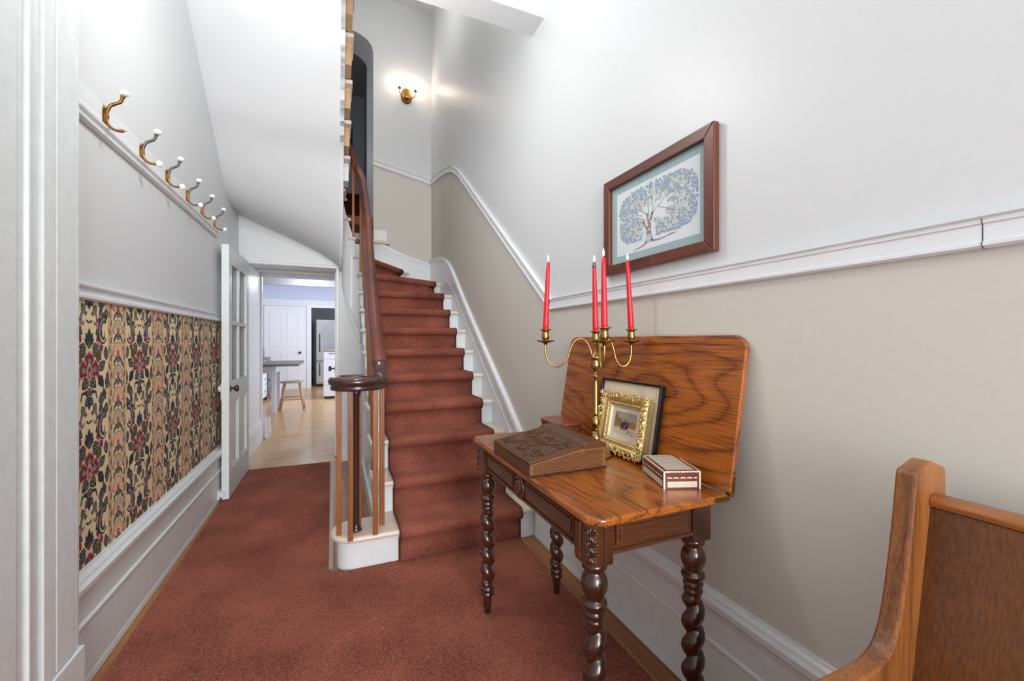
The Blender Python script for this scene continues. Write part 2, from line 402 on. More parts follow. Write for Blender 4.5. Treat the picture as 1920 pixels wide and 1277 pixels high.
b.add([(AX1, YB, rail_back(AX1)), (XR, YB, rail_back(XR)), (XR, YB, ZT), (AX1, YB, ZT)], [(0, 1, 2, 3)], 1)
b.add([(XL, YB, 2.1), (AX0, YB, 2.1), (AX0, YB, ZT), (XL, YB, ZT)], [(0, 1, 2, 3)], 1)
b.add([(AX0, YB, 2.1), (AX1, YB, 2.1), (AX1, YB, 2.56), (AX0, YB, 2.56)], [(0, 1, 2, 3)], 1)
b.build('wall_back', [M['beige'], M['white']], kind='structure', fixn=False)
# stairwell left side above the passage and behind the returning flight
b = MB(); b.box(XL-.12, XL, YD+.12, YB+.1, 2.1, ZT); b.build('wall_left_stairwell', M['white'], kind='structure')

# wall with the kitchen doorway
b = MB()
b.prism([(XL, 2.038), (.01, 2.038), (.01, 2.09), (-.148, 2.19), (-.345, 2.285), (-.536, 2.37), (-.72, 2.446), (XL, 2.52)], lambda x, z, h: (x, h, z), YD, YD+.06)
b.box(.01, XI, YD, YD+.06, 0, 2.30)
b.build('wall_doorway', M['white'], kind='structure')

# passage behind the doorway
b = MB(); b.box(XL-.12, XL-.008, YD+.06, 6.15, 0, 2.12); b.build('wall_passage_left', M['kwhite'], kind='structure')
b = MB(); b.box(.02, .10, YD+.06, 6.15, 0, 2.12); b.build('wall_passage_right', M['kwhite'], kind='structure')
b = MB(); b.box(XL-.1, .1, YD+.06, 6.15, 2.12, 2.2); b.build('ceiling', M['kwhite'], kind='structure')
b = MB(); b.box(XL+.012, .02, 6.09, 6.149, 2.075, 2.119); b.box(XL-.007, XL+.012, 6.09, 6.149, 0, 2.119); b.build('trim_1', M['trim'], kind='structure')
# kitchen shell
b = MB(); b.box(-3.0, XL-.008, 6.15, 6.25, 0, 2.75); b.box(.02, 2.2, 6.15, 6.25, 0, 2.75); b.box(XL-.008, .02, 6.15, 6.25, 2.12, 2.75); b.build('wall_kitchen_front', M['kwhite'], kind='structure')
b = MB(); b.box(-3.0, 2.2, 6.15, 14.0, 2.75, 2.85); b.build('ceiling', M['kblue'], kind='structure')
b = MB(); b.box(-2.0, -1.95, 6.15, 12.4, 0, 2.75); b.build('wall_kitchen_left', M['kwhite'], kind='structure')
b = MB(); b.box(2.1, 2.2, 6.15, 14, 0, 2.75); b.build('wall_kitchen_right', M['kwhite'], kind='structure')
b = MB(); b.box(-2.0, -.60, 12.4, 12.5, 0, 2.34, 0); b.box(-.60, .9, 12.4, 12.5, 2.145, 2.34, 0); b.box(.9, 2.2, 12.4, 12.5, 0, 2.34, 0)
b.box(-2.0, 2.2, 12.395, 12.5, 2.34, 2.75, 1)
b.build('wall_kitchen_far', [M['kwhite'], M['kblue']], kind='structure')
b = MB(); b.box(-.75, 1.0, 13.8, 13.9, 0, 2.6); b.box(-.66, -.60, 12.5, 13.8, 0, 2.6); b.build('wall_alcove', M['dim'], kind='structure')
b = MB(); b.box(-.70, -.60, 12.37, 12.4, 0, 2.145); b.box(-.70, .95, 12.37, 12.4, 2.145, 2.225); b.build('trim_2', M['trim'], kind='structure')

# hall ceiling, beam at the edge of the upper floor, stairwell ceiling
b = MB(); b.box(XL, XR, Y0, 2.345, ZC, ZC+.1); b.box(XL, XO, 2.345, 2.99, ZC, ZC+.1); b.build('ceiling', M['white'], kind='structure')
b = MB(); b.box(XO, XR, 2.345, 2.516, 3.29, 3.95); b.build('trim_3', M['white'], kind='structure')
b = MB(); b.box(XL, XR, 2.4, YB, ZT, ZT+.1)
b.add([(XR, YB, 5.69), (XR, 5.3, 5.54), (XO, 5.3, 5.75), (.6, YB, 5.75)], [(0, 1, 2, 3)])
b.add([(XR, 5.3, 5.54), (XO, 5.3, 5.75), (XR, 5.3, 5.75)], [(0, 1, 2)])
b.build('ceiling', M['white'], kind='structure')
b = MB(); b.box(XL, XR, 2.345, 2.40, 3.95, ZT); b.build('wall_upper_front', M['white'], kind='structure')
# room beyond the arch
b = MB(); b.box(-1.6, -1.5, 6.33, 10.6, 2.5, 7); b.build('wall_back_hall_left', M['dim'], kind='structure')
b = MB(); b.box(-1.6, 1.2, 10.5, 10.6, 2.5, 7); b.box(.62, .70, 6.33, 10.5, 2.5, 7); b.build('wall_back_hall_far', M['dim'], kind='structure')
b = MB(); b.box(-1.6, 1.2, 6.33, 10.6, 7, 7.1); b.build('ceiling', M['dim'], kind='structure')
b = MB(); b.box(-1.6, 1.2, YB+.001, 10.6, 2.75, 2.86); b.box(AX0, AX1, YB-.0, YB+.62, 2.5, 2.56); b.build('floor', M['carpet'], kind='structure')

# ---- baseboards, rails, casing
def run_y(prof, x, y0, y1, sgn, name, mat, parent=None, kind='structure'):
    """profile (out, z) extruded along Y; sgn +1: out = +X"""
    b = MB(); b.prism(prof, lambda a, z, h: (x+sgn*a, h, z), y0, y1); return b.build(name, mat, parent, bevel=.0015, kind=kind)
base_prof = [(0, 0), (.025, 0), (.026, .008), (.024, .030), (.022, .034), (.022, .232), (.030, .238), (.030, .246), (.020, .252), (.020, .340), (.028, .346), (.030, .356), (.044, .372), (.046, .392), (.034, .402), (.030, .412), (.012, .418), (.010, .428), (0, .428)]
run_y(base_prof, XL, 1.86, 4.72, 1, 'baseboard_left', M['trim_old'])
bp2 = [(a, z*.965) for a, z in base_prof]
b = MB(); b.prism([(a*.62, z) for a, z in bp2], lambda a, z, h: (XR-a, h, z), Y0, 2.452); b.build('baseboard_right', M['trim_old'], bevel=.0015, kind='structure')
run_y([(0, 0), (.024, 0), (.024, .22), (.03, .23), (.018, .29), (0, .29)], XL-.008, YD+.02, 6.08, 1, 'baseboard_passage', M['trim'])
b = MB(); b.box(.02, XI, YD-.018, YD, 0, .14); b.build('baseboard_doorway', M['trim'], kind='structure')

def rail_profile(h, t): return [(0, -h/2), (t*.55, -h/2), (t, -h*.42), (t, -h*.30), (t*.8, -h*.26), (t*.8, h*.26), (t, h*.30), (t, h*.44), (t*1.35, h*.5), (0, h*.5)]
# chair rail on the right wall: profile a = out of the wall (-X), b = up across the run
b = MB(); b.sweep([(XR, y, z) for y, z in railR], [(-a, c) for a, c in rail_profile(.062, .02)], up=(0, 0, 1)); 
b.build('trim_4', M['trim'], kind='structure')
b = MB(); b.sweep([(AX1+.001, YB, rail_back(AX1)), (XR, YB, rail_back(XR))], [(a, c) for a, c in rail_profile(.06, .02)], up=(0, 0, 1)); b.build('trim_5', M['trim'], kind='structure')
# dark joint in the chair rail
b = MB(); b.sweep([(XR, .4066, 1.485), (XR, .4078, 1.485)], [(-a, c) for a, c in rail_profile(.0632, .0207)], up=(0, 0, 1)); b.build('trim_6', M['dark'], kind='structure')
run_y([(0, 1.420), (.012, 1.420), (.020, 1.427), (.020, 1.440), (.014, 1.444), (.014, 1.463), (.024, 1.468), (.026, 1.476), (0, 1.480)], XL, 1.86, 4.72, 1, 'trim_7', M['trim'])

# door casing in the left foreground (fluted), on a plinth block
cas = [(1.3, .075), (1.45, .075), (1.50, .07), (1.565, .07), (1.570, .060), (1.58, .057), (1.607, .060), (1.612, .072), (1.622, .072), (1.628, .058), (1.675, .058), (1.682, .070), (1.735, .070), (1.739, .064), (1.745, .070), (1.843, .070), (1.849, .062), (1.856, .068), (1.877, .066), (1.879, 0), (1.3, 0)]
b = MB(); b.prism(cas, lambda y, a, h: (XL+a, y, h), .24, ZC); b.box(XL, XL+.078, 1.3, 1.884, 0, .235)
b.build('trim_8', M['trim_old'], bevel=.002, kind='structure')
# header over the kitchen doorway
b = MB(); b.prism([(0, 2.02), (.02, 2.02), (.028, 2.03), (.028, 2.042), (.018, 2.05), (0, 2.056)], lambda a, z, h: (h, YD-a, z), XL+.05, .03)
b.prism([(0, 0), (.012, 0), (.012, 2.03), (0, 2.03)], lambda a, z, h: (h, YD-a, z), .008, .03)
b.prism([(0, 0), (.012, 0), (.012, 2.03), (0, 2.03)], lambda a, z, h: (h, YD-a, z), XL, XL+.05)
b.build('trim_9', M['trim'], bevel=.003, kind='structure')
arcp = spline([(.016, YD-.004, 2.046), (.036, YD-.004, 1.95), (.057, YD-.004, 1.852), (.109, YD-.004, 1.601), (.162, YD-.004, 1.432), (.236, YD-.004, 1.235)], 8)
b = MB(); b.tube(arcp, .007, 6); b.build('trim_10', M['trim'], kind='structure')

# ---- wallpaper panel: cream damask with striped borders, all in one mesh
def wallpaper():
    y_0, y_1, z_0, z_1 = 1.87, 4.7, .425, 1.425
    b = MB(); x = XL+.002; cnt = [0]
    b.add([(x, y_0, z_0), (x, y_1, z_0), (x, y_1, z_1), (x, y_0, z_1)], [(0, 1, 2, 3)], 0)
    def clip(poly):
        for ax, lim, sg in ((0, y_0, 1), (0, y_1, -1), (1, z_0, 1), (1, z_1, -1)):
            out = []
            for i in range(len(poly)):
                p, q = poly[i-1], poly[i]; dp, dq = sg*(p[ax]-lim), sg*(q[ax]-lim)
                if (dp >= 0) != (dq >= 0):
                    t = dp/(dp-dq); out.append((p[0]+(q[0]-p[0])*t, p[1]+(q[1]-p[1])*t))
                if dq >= 0: out.append(q)
            poly = out
            if len(poly) < 3: return None
        return poly
    def put(poly, mi, layer):
        p = clip(poly)
        cnt[0] += 1
        if p: b.add([(x+.00018*layer+.000006*(cnt[0] % 28), a, c) for a, c in p], [list(range(len(p)))], mi)
    def out(L, x0, y0, W, A, mi, lay=1, edge=.004, emi=1):
        """a leaf with a dark outline"""
        c_, s_ = math.cos(A), math.sin(A)
        put(leaf(x0-edge*c_, y0-edge*s_, L+2*edge, W+2*edge, A), emi, lay); put(leaf(x0, y0, L, W, A), mi, lay+1)
    # materials: 0 cream 1 dark green 2 grey green 3 wine 4 pink 5 peach 6 olive 7 navy
    P, R = .444, .382
    def frond(y, z, A, L, W, om, im, lay, sg=1, e=.0035):
        """lobed leaf: dark lobes with a lighter heart; A measured for the right-hand side"""
        if sg < 0: A = PI-A
        c_, s_ = math.cos(A), math.sin(A)
        pts = [(.22, .0, .30), (.45, .24, .26), (.45, -.24, .26), (.68, .16, .22), (.68, -.16, .22), (.88, 0, .16)]
        for u, v, r_ in pts:
            uu, vv = u*L, v*W*1.3; put(ell(y+uu*c_-vv*s_, z+uu*s_+vv*c_, r_*L*.62+e, r_*W*.85+e, A, 9), om, lay)
        for u, v, r_ in pts[:5]:
            uu, vv = u*L, v*W*1.1; put(ell(y+uu*c_-vv*s_, z+uu*s_+vv*c_, r_*L*.5, r_*W*.5, A, 8), im, lay+1)
        put(leaf(y, z, L*.8, W*.10, A), om, lay+2)
    def petal(y, z, A, L, W):
        c_, s_ = math.cos(A), math.sin(A)
        for g, mi, lay in ((.006, 4, 5), (.0, 3, 6)):
            for u, v, r_ in ((.42, 0, .42), (.70, .26, .24), (.70, -.26, .24), (.86, 0, .20)):
                uu, vv = u*L, v*W*1.2; put(ell(y+uu*c_-vv*s_, z+uu*s_+vv*c_, r_*L+g-.002, r_*W*1.05+g-.002, A, 10), mi, lay)
        for u, v, r_ in ((.40, 0, .24), (.58, .14, .12), (.58, -.14, .12), (.68, 0, .12)):
            uu, vv = u*L, v*W; put(ell(y+uu*c_-vv*s_, z+uu*s_+vv*c_, r_*L*.8, r_*W*.7, A, 8), 2, 7)
    def motif(cy, cz):
        for sg in (1, -1):
            mir = (lambda a: a) if sg > 0 else (lambda a: PI-a)
            # big scroll beside the border
            sx, sz = cy+sg*.108, cz+.118
            for q in range(8):
                a = 1.35+q*.40
                put(leaf(sx+sg*.036*math.cos(a), sz+.052*math.sin(a), .032, .026, mir(a+.75)), (3, 4, 3, 4, 1)[q % 5], 1)
            sp_ = spiral(0, 0, .040, .006, 1.0, 1.0+7.0, 26); pts = [(sx+sg*p[0], sz+p[1]*1.5) for p in sp_]
            for g in stroke(pts[:18], .032, .020): put(g, 1, 2)
            for g in stroke(pts[1:16], .013, .010): put(g, 2, 3)
            for g in stroke(pts[9:], .006, .003): put(g, 0, 4)
            for g in stroke([(sx+sg*p[0]*.55, sz+p[1]*.8) for p in sp_[6:22]], .006, .003): put(g, 3, 5)
            frond(sx+sg*.016, sz-.056, -1.45, .052, .030, 7, 2, 2, sg)
            frond(sx+sg*.01, sz+.055, 1.2, .045, .028, 1, 2, 1, sg)
            # small scroll near the centre line
            tx, tz = cy+sg*.040, cz+.166
            sp2 = spiral(0, 0, .024, .006, 2.6, 2.6-5.4, 14); pts = [(tx+sg*p[0], tz+p[1]*1.5) for p in sp2]
            for g in stroke(pts, .018, .006): put(g, 6, 1)
            for g in stroke(pts[1:], .008, .003): put(g, 2, 2)
            frond(tx-sg*.006, tz+.028, 1.1, .034, .024, 6, 2, 1, sg); frond(tx+sg*.018, tz-.03, -1.2, .03, .02, 1, 2, 1, sg)
            put(leaf(cy, tz-.012, .026, .010, mir(.5)), 1, 1)
            # grey sprays and big side leaves
            frond(cy+sg*.024, cz+.058, .15, .042, .030, 1, 2, 3, sg); frond(cy+sg*.028, cz+.048, -.7, .03, .022, 1, 2, 3, sg)
            frond(cy+sg*.056, cz+.000, 1.15, .062, .040, 6, 6, 2, sg); frond(cy+sg*.070, cz-.030, .62, .058, .034, 1, 2, 3, sg)
            frond(cy+sg*.066, cz-.050, -.85, .062, .036, 1, 1, 2, sg); frond(cy+sg*.132, cz-.110, 1.45, .070, .026, 1, 2, 1, sg)
            frond(cy+sg*.122, cz-.150, 1.9, .050, .026, 6, 1, 1, sg); frond(cy+sg*.088, cz-.175, 1.5, .055, .032, 1, 2, 1, sg)
            frond(cy+sg*.100, cz-.215, 2.0, .05, .03, 7, 2, 1, sg)
            # calyx
            frond(cy+sg*.006, cz-.056, -.75, .054, .036, 1, 2, 6, sg)
            for g in stroke([(cy+sg*p[0], cz+p[1]) for p in ((.004, -.125), (.024, -.108), (.048, -.112), (.058, -.140))], .020, .006): put(g, 7, 3)
            frond(cy+sg*.004, cz-.130, -.95, .036, .022, 7, 2, 3, sg)
            petal(cy+sg*.008, cz-.034, mir(.30), .062, .058)
        for a, L in ((PI/2+.95, .040), (PI/2-.95, .040), (PI/2+.48, .052), (PI/2-.48, .052), (PI/2, .066)): put(leaf(cy, cz+.072, L, .026, a), 7, 4)
        put(leaf(cy, cz+.056, .034, .028, PI/2), 6, 5)
        petal(cy, cz-.030, PI/2, .070, .056)
        put(ell(cy, cz-.034, .019, .034), 0, 8); put(ell(cy, cz-.034, .0165, .031), 4, 9); put(ell(cy, cz-.034, .010, .020), 3, 10); put(ell(cy, cz-.040, .005, .010), 5, 11)
        put(ell(cy, cz-.112, .020, .020), 1, 7); put(ell(cy, cz-.112, .016, .016), 2, 8); put(ell(cy, cz-.112, .009, .011), 3, 9)
        put(leaf(cy, cz-.128, .050, .026, -PI/2), 7, 4)
    ny0 = -1
    for i in range(-1, 7):
        cy = 2.093+P*i
        for k in range(-1, 3): motif(cy, .80+R*k)
    # the striped borders on top
    for i in range(-1, 6):
        cy = 2.318+P*i
        put([(cy-.078, z_0), (cy+.078, z_0), (cy+.078, z_1), (cy-.078, z_1)], 5, 8)
        put([(cy-.048, z_0), (cy+.048, z_0), (cy+.048, z_1), (cy-.048, z_1)], 0, 9)
        for sg in (1, -1):
            put([(cy+sg*.060-.009, z_0), (cy+sg*.060+.009, z_0), (cy+sg*.060+.009, z_1), (cy+sg*.060-.009, z_1)], 8, 9)
            for q in range(28):
                zq = z_0+.036*q; put(leaf(cy+sg*.060-.006, zq, .036, .010, 1.25 if q % 2 else 1.9), 6, 10)
            put([(cy+sg*.052-.0015, z_0), (cy+sg*.052+.0015, z_0), (cy+sg*.052+.0015, z_1), (cy+sg*.052-.0015, z_1)], 4, 10)
        for q in range(12):
            zc = z_0-.02+.0955*q
            pm = 4 if q % 2 == 0 else 8
            for a in (-1.5, -1.0, -.5, 0, .5, 1.0, 1.5):
                r_ = .036; px_, pz_ = cy+r_*math.sin(a)*.9, zc+.045+r_*math.cos(a)
                put(ell(px_, pz_, .0155, n=9), 1, 10); put(ell(px_, pz_, .0128, n=9), 5 if pm == 4 else 8, 11)
            put(ell(cy, zc+.045, .03, .034), 5 if pm == 4 else 8, 12)
            for a in (-.9, 0, .9): put(leaf(cy, zc+.03, .038, .010, PI/2+a), 0, 13)
            put(leaf(cy, zc+.018, .044, .026, PI/2), 1, 14); put(leaf(cy, zc+.022, .034, .018, PI/2), 4, 15); put(leaf(cy, zc+.026, .02, .008, PI/2), 3, 16)
            for sg in (1, -1):
                for g in stroke([(cy+sg*p[0], zc+p[1]) for p in ((.0, .014), (.016, .024), (.032, .014), (.038, -.008))], .022, .006): put(g, 1, 14)
                for g in stroke([(cy+sg*p[0], zc+p[1]) for p in ((.004, .014), (.016, .019), (.028, .010), (.034, -.004))], .012, .003): put(g, 2, 15)
    cols = [(240, 218, 176), (40, 50, 46), (128, 142, 136), (124, 38, 52), (206, 132, 126), (232, 184, 148), (98, 86, 54), (42, 52, 72), (206, 178, 146)]
    ms = [plain('wallpaper_'+n_, c, .75, nscale=260, var=.10, bmp=.1) for n_, c in zip(('cream', 'green', 'grey', 'wine', 'pink', 'peach', 'olive', 'navy', 'tan'), cols)]
    o = b.build('wallpaper', ms, wl, fixn=False)
    return o
wallpaper()

# ================================================================= STAIRCASE
stair = thing('staircase', (.66, YS, 0), 'white painted staircase winding up round a narrow well above the hall', 'staircase')
# riser lines: (inner end, outer end)
RL = {}
for k in range(1, 10): RL[k] = ((XI, YS+GO*(k-1)), (XR-.017, YS+GO*(k-1)+.0))
RL[9] = ((XI, 4.53), (XR-.017, 4.57))
RL[10] = ((XI, 4.60), (XR-.017, 5.12))
RL[11] = ((.222, 4.70), (.88, YB-.012))
RL[12] = ((.17, 4.745), (.33, YB-.012))
RL[13] = ((.115, 4.74), (-.28, YB-.012))
RL[14] = ((.078, 4.69), (XL+.002, 5.18))
for k in range(15, 20): RL[k] = ((XO, 4.36-GO*(k-15)), (XL+.002, 4.40-GO*(k-15)))
RL[15] = ((XO, 4.40), (XL+.002, 4.52))
RL[20] = ((XO, 2.99), (XL+.002, 2.99))
def V2(p): return Vector((p[0], p[1], 0))
def rnorm(k):
    a, c = V2(RL[k][0]), V2(RL[k][1]); d = (c-a).normalized(); return Vector((d.y, -d.x, 0))   # towards the climber
soff_tab = [(2.99, ZC), (3.2, 3.42), (3.5, 3.185), (3.716, 2.995), (4.02, 2.765), (4.29, 2.58), (4.54, 2.43), (4.78, 2.28)]
back_tab = [(XL, 2.50), (-.72, 2.426), (-.536, 2.35), (-.345, 2.266), (-.148, 2.173), (-.02, 2.089), (.03, 2.04), (XO, 2.0)]
def soff(x, y):
    w = smooth((y-3.85)/(YD-3.85)); return interp(soff_tab, y)*(1-w)+interp(back_tab, x)*w
# treads
for k in range(1, 20):
    z = RISE*k; n0 = rnorm(k)
    a, c = V2(RL[k][0]), V2(RL[k][1]); a2, c2 = V2(RL[k+1][0]), V2(RL[k+1][1])
    if k == 1: continue
    d = (c-a).normalized(); over = .03
    if k <= 10: ia, ia2 = a-d*over, Vector((a2.x-over if k < 10 else a2.x-.02, a2.y+.01, 0))
    else: ia, ia2 = a-d*over*.8, a2-(c2-a2).normalized()*over*.8
    if k >= 15: ia, ia2 = Vector((a.x+.062, a.y, 0)), Vector((a2.x+.062, a2.y-.01, 0))
    poly = [ia+n0*.036, c+n0*.036, c, c2, a2 if k > 9 else a2, ia2, ia]
    if k == 11: poly = [ia+n0*.036, c+n0*.036, c, Vector((.88, YB-.012, 0)), c2, a2, ia2, ia]
    if k == 10: poly = [ia+n0*.036, c+n0*.036, c, Vector((XR-.017, YB-.012, 0)), c2, a2, ia2, ia]
    if k == 13: poly = [ia+n0*.036, c+n0*.036, c, Vector((XL+.002, YB-.012, 0)), c2, a2, ia2, ia]
    b = MB(); b.prism([(p.x, p.y) for p in poly], lambda x, y, h: (x, y, h), z-.034, z)
    b.build('tread', M['cream'] if k < 4 or k > 15 else M['tread_pale'], stair, bevel=.013, seg=3)
    # riser
    b = MB(); e = d*.0
    q = [a-n0*.0, c-n0*.0, c-n0*.02, a-n0*.02]
    b.prism([(p.x, p.y) for p in q], lambda x, y, h: (x, y, h), z-RISE-.002, z-.03); b.build('riser', M['trim'], stair)
    # moulded bracket under the tread end
    if k <= 10 or k >= 14:
        xw = XI-.010 if k <= 10 else XO+.010; sg = -1 if k <= 10 else 1
        y0 = a.y if k <= 10 else a.y; dy = 1 if k <= 10 else -1
        br = [(0, -.036), (.15, -.036), (.15, -.055), (.12, -.062), (.125, -.078), (.10, -.092), (.075, -.085), (.06, -.105), (.035, -.11), (.02, -.14), (0, -.15)]
        if k > 14: br = [(0, -.034), (.19, -.034), (.19, -.05), (.18, -.06), (.18, -.19), (.0, -.19)]; xw = XO+.048
        b = MB(); b.prism([(y0+dy*(u-.005), z+v) for u, v in br], lambda y, zz, h: (h, y, zz), xw if sg < 0 else XO, XI if sg < 0 else xw)
        b.build('bracket', M['trim'] if k < 16 else M['tan'], stair)
# first step with its rounded end
cx_, cy_ = .108, YS+.058
def bull(rad, ext, y_back):
    pts = [(XR-.017, cy_-rad)]
    for i in range(17):
        t = -PI/2-PI*i/16; pts.append((cx_+rad*math.cos(t), cy_+rad*math.sin(t)))
    pts += [(XI, cy_+rad), (XI, y_back), (XR-.017, y_back)]
    return pts
b = MB(); b.prism(bull(.058+.0, 0, YS+GO), lambda x, y, h: (x, y, h), 0, .165, sm=False)
b = MB()
blk = [(XR-.017, YS)]+[(cx_+.125*math.cos(t), cy_+.062*0+.125*math.sin(t)*.6-.0) for t in []]
def bull2(r, front, back):
    pts = [(XR-.017, front)]
    for i in range(21):
        t = -PI/2-PI*i/20; pts.append((cx_+r*math.cos(t), (front+r)+r*math.sin(t)))
    pts += [(XI, front+2*r), (XI, back), (XR-.017, back)]
    return pts
b.prism(bull2(.102, YS, YS+GO), lambda x, y, h: (x, y, h), 0, .166); b.build('riser', M['trim'], stair, label='white curved front of the bottom step')
b = MB(); b.prism(bull2(.136, YS-.04, YS+GO+.01), lambda x, y, h: (x, y, h), .163, .197); b.build('tread', M['cream'], stair, bevel=.015, seg=3, label='cream bottom tread with rounded end')
# side panel below the first flight, stepped on top
b = MB(); side = [(YS+.2, 0)]
top = []
for k in range(2, 11):
    y = RL[k][0][1]+.006; top += [(y, RISE*(k-1)-.035), (y, RISE*k-.035)]
side = [(YS+.15, 0), (YS+.15, RISE-.03)]+top+[(YD+.0, RISE*10-.03), (YD, 0)]
b.prism(side, lambda y, z, h: (h, y, z), XI, XI+.03); b.build('side_panel', M['trim'], stair)
b = MB()
# sloping bead, base board and upright stiles on the side panel
def sl(y): return max(.02, (y-YS)*RISE/GO-.16)
b.sweep([(XI, 2.80, sl(2.80)), (XI, YD-.02, sl(YD-.02))], [(0, -.012), (.010, -.008), (.010, .008), (0, .012)], up=(0, 0, 1))
b.sweep([(XI, 3.15, sl(3.15)-.16), (XI, YD-.02, sl(YD-.02)-.16)], [(0, -.008), (.007, -.005), (.007, .005), (0, .008)], up=(0, 0, 1))
b.xf(Matrix.Diagonal((1, 1, 1, 1)))
b.box(XI-.014, XI, YS+.24, YD, 0, .13); b.box(XI-.018, XI, YS+.24, YD, .13, .145)
for y in (3.35, 3.95, 4.55): b.box(XI-.006, XI, y, y+.02, .145, sl(y)-.17)
b.build('panel_moulding', M['trim'], stair, bevel=.002)
# stringer of the returning flight with its stepped top, and the curved well stringer
b = MB(); prof = []
for y in [2.99+.05*i for i in range(29)]: prof.append((y, soff(XO, min(y, 4.40))))
prof = [p for p in prof if p[0] <= 4.40]
st_ = [(4.40, RISE*15-.03)]
for k in range(15, 19): st_ += [(RL[k+1][0][1], RISE*k-.03), (RL[k+1][0][1], RISE*(k+1)-.03)]
st_ += [(2.99, RISE*19-.03)]
b.prism(prof+st_, lambda y, z, h: (h, y, z), XO-.03, XO)
b.prism([(4.38, 2.62), (4.38, soff(XO, 4.38)), (4.5, soff(XO, 4.5)), (4.6, soff(XO, 4.6)), (4.7, soff(XO, 4.7)), (YD, soff(XO, YD)), (YD, 2.62)], lambda y, z, h: (h, y, z), XO-.03, XO)
b.build('well_stringer', M['trim'], stair)
b = MB()
wp = [(XO, 4.38)]+[(.153+.088*math.cos(t), 4.66+.088*math.sin(t)) for t in [PI-PI*i/12 for i in range(13)]]+[(XI, 4.6)]
N = len(wp)
for i in range(N-1):
    f0, f1 = i/(N-1), (i+1)/(N-1)
    zt0, zt1 = RISE*(15-5*f0)-.03, RISE*(15-5*f1)-.03
    zb0 = 1.98-(1.98-1.2)*f0; zb1 = 1.98-(1.98-1.2)*f1
    p, q = wp[i], wp[i+1]
    if i == 0: b.add([(p[0], p[1], zb0), (p[0], p[1], zt0)], [], 0, True)
    k0 = len(b.v); b.v += [(q[0], q[1], zb1), (q[0], q[1], zt1)]; b.f.append([k0-2, k0, k0+1, k0-1]); b.m.append(0); b.sm.append(True)
b.build('well_stringer', M['trim'], stair)
# plaster soffit
b = MB(); b.grid(lambda u, v: (XL+(XO-XL)*u, 2.99+(YD-2.99)*v, soff(XL+(XO-XL)*u, 2.99+(YD-2.99)*v)), 24, 40)
b.grid(lambda u, v: (XL+(XO-XL)*u, 2.99+(YD-2.99)*v, soff(XL+(XO-XL)*u, 2.99+(YD-2.99)*v)+.02), 24, 40)
b.build('soffit', M['soffit'], stair, label='smooth white plaster underside of the upper flight', fixn=False)
# wall string (skirting) along the right wall and the back wall
strT = [(2.472, .435), (2.52, .49), (2.711, .641), (3.0, .86), (3.578, 1.285), (4.049, 1.64), (4.45, 1.96), (4.62, 2.085), (4.78, 2.17), (4.95, 2.235), (5.245, 2.295), (YB, 2.345)]
sp = spline([(0, y, z) for y, z in strT], 4)
b = MB(); b.prism([(p.y, p.z) for p in sp]+[(YB, 1.5), (4.6, 1.3), (2.9, .0), (2.472, 0)], lambda y, z, h: (h, y, z), XR-.018, XR)
b.build('wall_string', M['trim'], stair)
b = MB(); cap = [(0, -.035), (-.022, -.035), (-.03, -.02), (-.026, 0), (-.034, .008), (-.03, .02), (0, .024)]
b.sweep([(XR, p.y, p.z) for p in sp], cap, up=(0, 0, 1)); 
b.sweep([(XR-.018, p.y, p.z-.15-.06*smooth((p.y-4.2)/.6)) for p in sp[2:]], [(0, -.004), (-.004, -.004), (-.004, .004), (0, .004)], up=(0, 0, 1))
b.build('string_cap', M['trim'], stair)
bs = [(XR, 2.30), (.9, 2.385), (.7, 2.46), (.56, 2.525), (AX1, 2.57)]
b = MB(); b.prism(bs+[(AX1, 1.9), (XR, 1.9)], lambda x, z, h: (x, h, z), YB-.02, YB)
b.sweep([(x, YB-.02, z) for x, z in reversed(bs)], [(0, -.028), (.010, -.028), (.014, -.01), (.014, .004), (0, .010)], up=(0, 0, 1))
b.sweep([(x, YB-.02, z-.12) for x, z in reversed(bs)], [(0, -.004), (.004, -.004), (.004, .004), (0, .004)], up=(0, 0, 1))
b.build('wall_string', M['trim'], stair, bevel=.002)
b = MB(); b.box(-.2, .655, YB-.09, YB+.02, 2.515, 2.56); b.build('sill', M['cream'], stair, bevel=.018, seg=3)
b = MB(); b.box(.455, .62, YB-.03, YB, 2.56, 2.70); b.build('corner_block', M['kwhite'], stair, bevel=.003)

# ---- stair runner: one carpet strip draped over the steps
def carpet_line(k, side):
    a, c = V2(RL[k][0]), V2(RL[k][1]); d = (c-a)
    if side == 0:
        if k <= 9: return Vector((.337, a.y+(c.y-a.y)*.1, 0))
        if k == 10: return Vector((.345, a.y+d.y*.11, 0))
        if k == 11: return a+d*.13
        if k <= 14: return a+d*.12
        return a+d*.12
    if k <= 9: return Vector((1.088, a.y+d.y*.88, 0))
    if k == 10: return Vector((1.088, a.y+d.y*.88, 0))
    if k == 11: return a+d*.80
    if k <= 14: return a+d*.72
    return a+d*.88
T = .014
b = MB(); rows = []
for side_ in (0, 1):
    path = []
    for k in range(1, 20):
        n0 = rnorm(k); P = carpet_line(k, side_); z0 = RISE*(k-1); z1 = RISE*k
        path.append(P+n0*(T+.004)+Vector((0, 0, z0+(T if k > 1 else .012))))
        path.append(P+n0*(T+.002)+Vector((0, 0, z0+.09)))
        path.append(P+n0*(T)+Vector((0, 0, z1-.052)))
        cc = P+n0*.024+Vector((0, 0, z1-.021))      # centre of the nosing roll
        for j in range(9):
            t = -PI*.5+PI*j/8; r_ = .034
            path.append(cc+n0*(r_*math.cos(t)*.95)+Vector((0, 0, r_*math.sin(t)*1.0)))
        path[-1].z = z1+T
        path.append(P-n0*.06+Vector((0, 0, z1+T-.001)))
    rows.append(path)
n_ = len(rows[0]); vs = []
W = 6
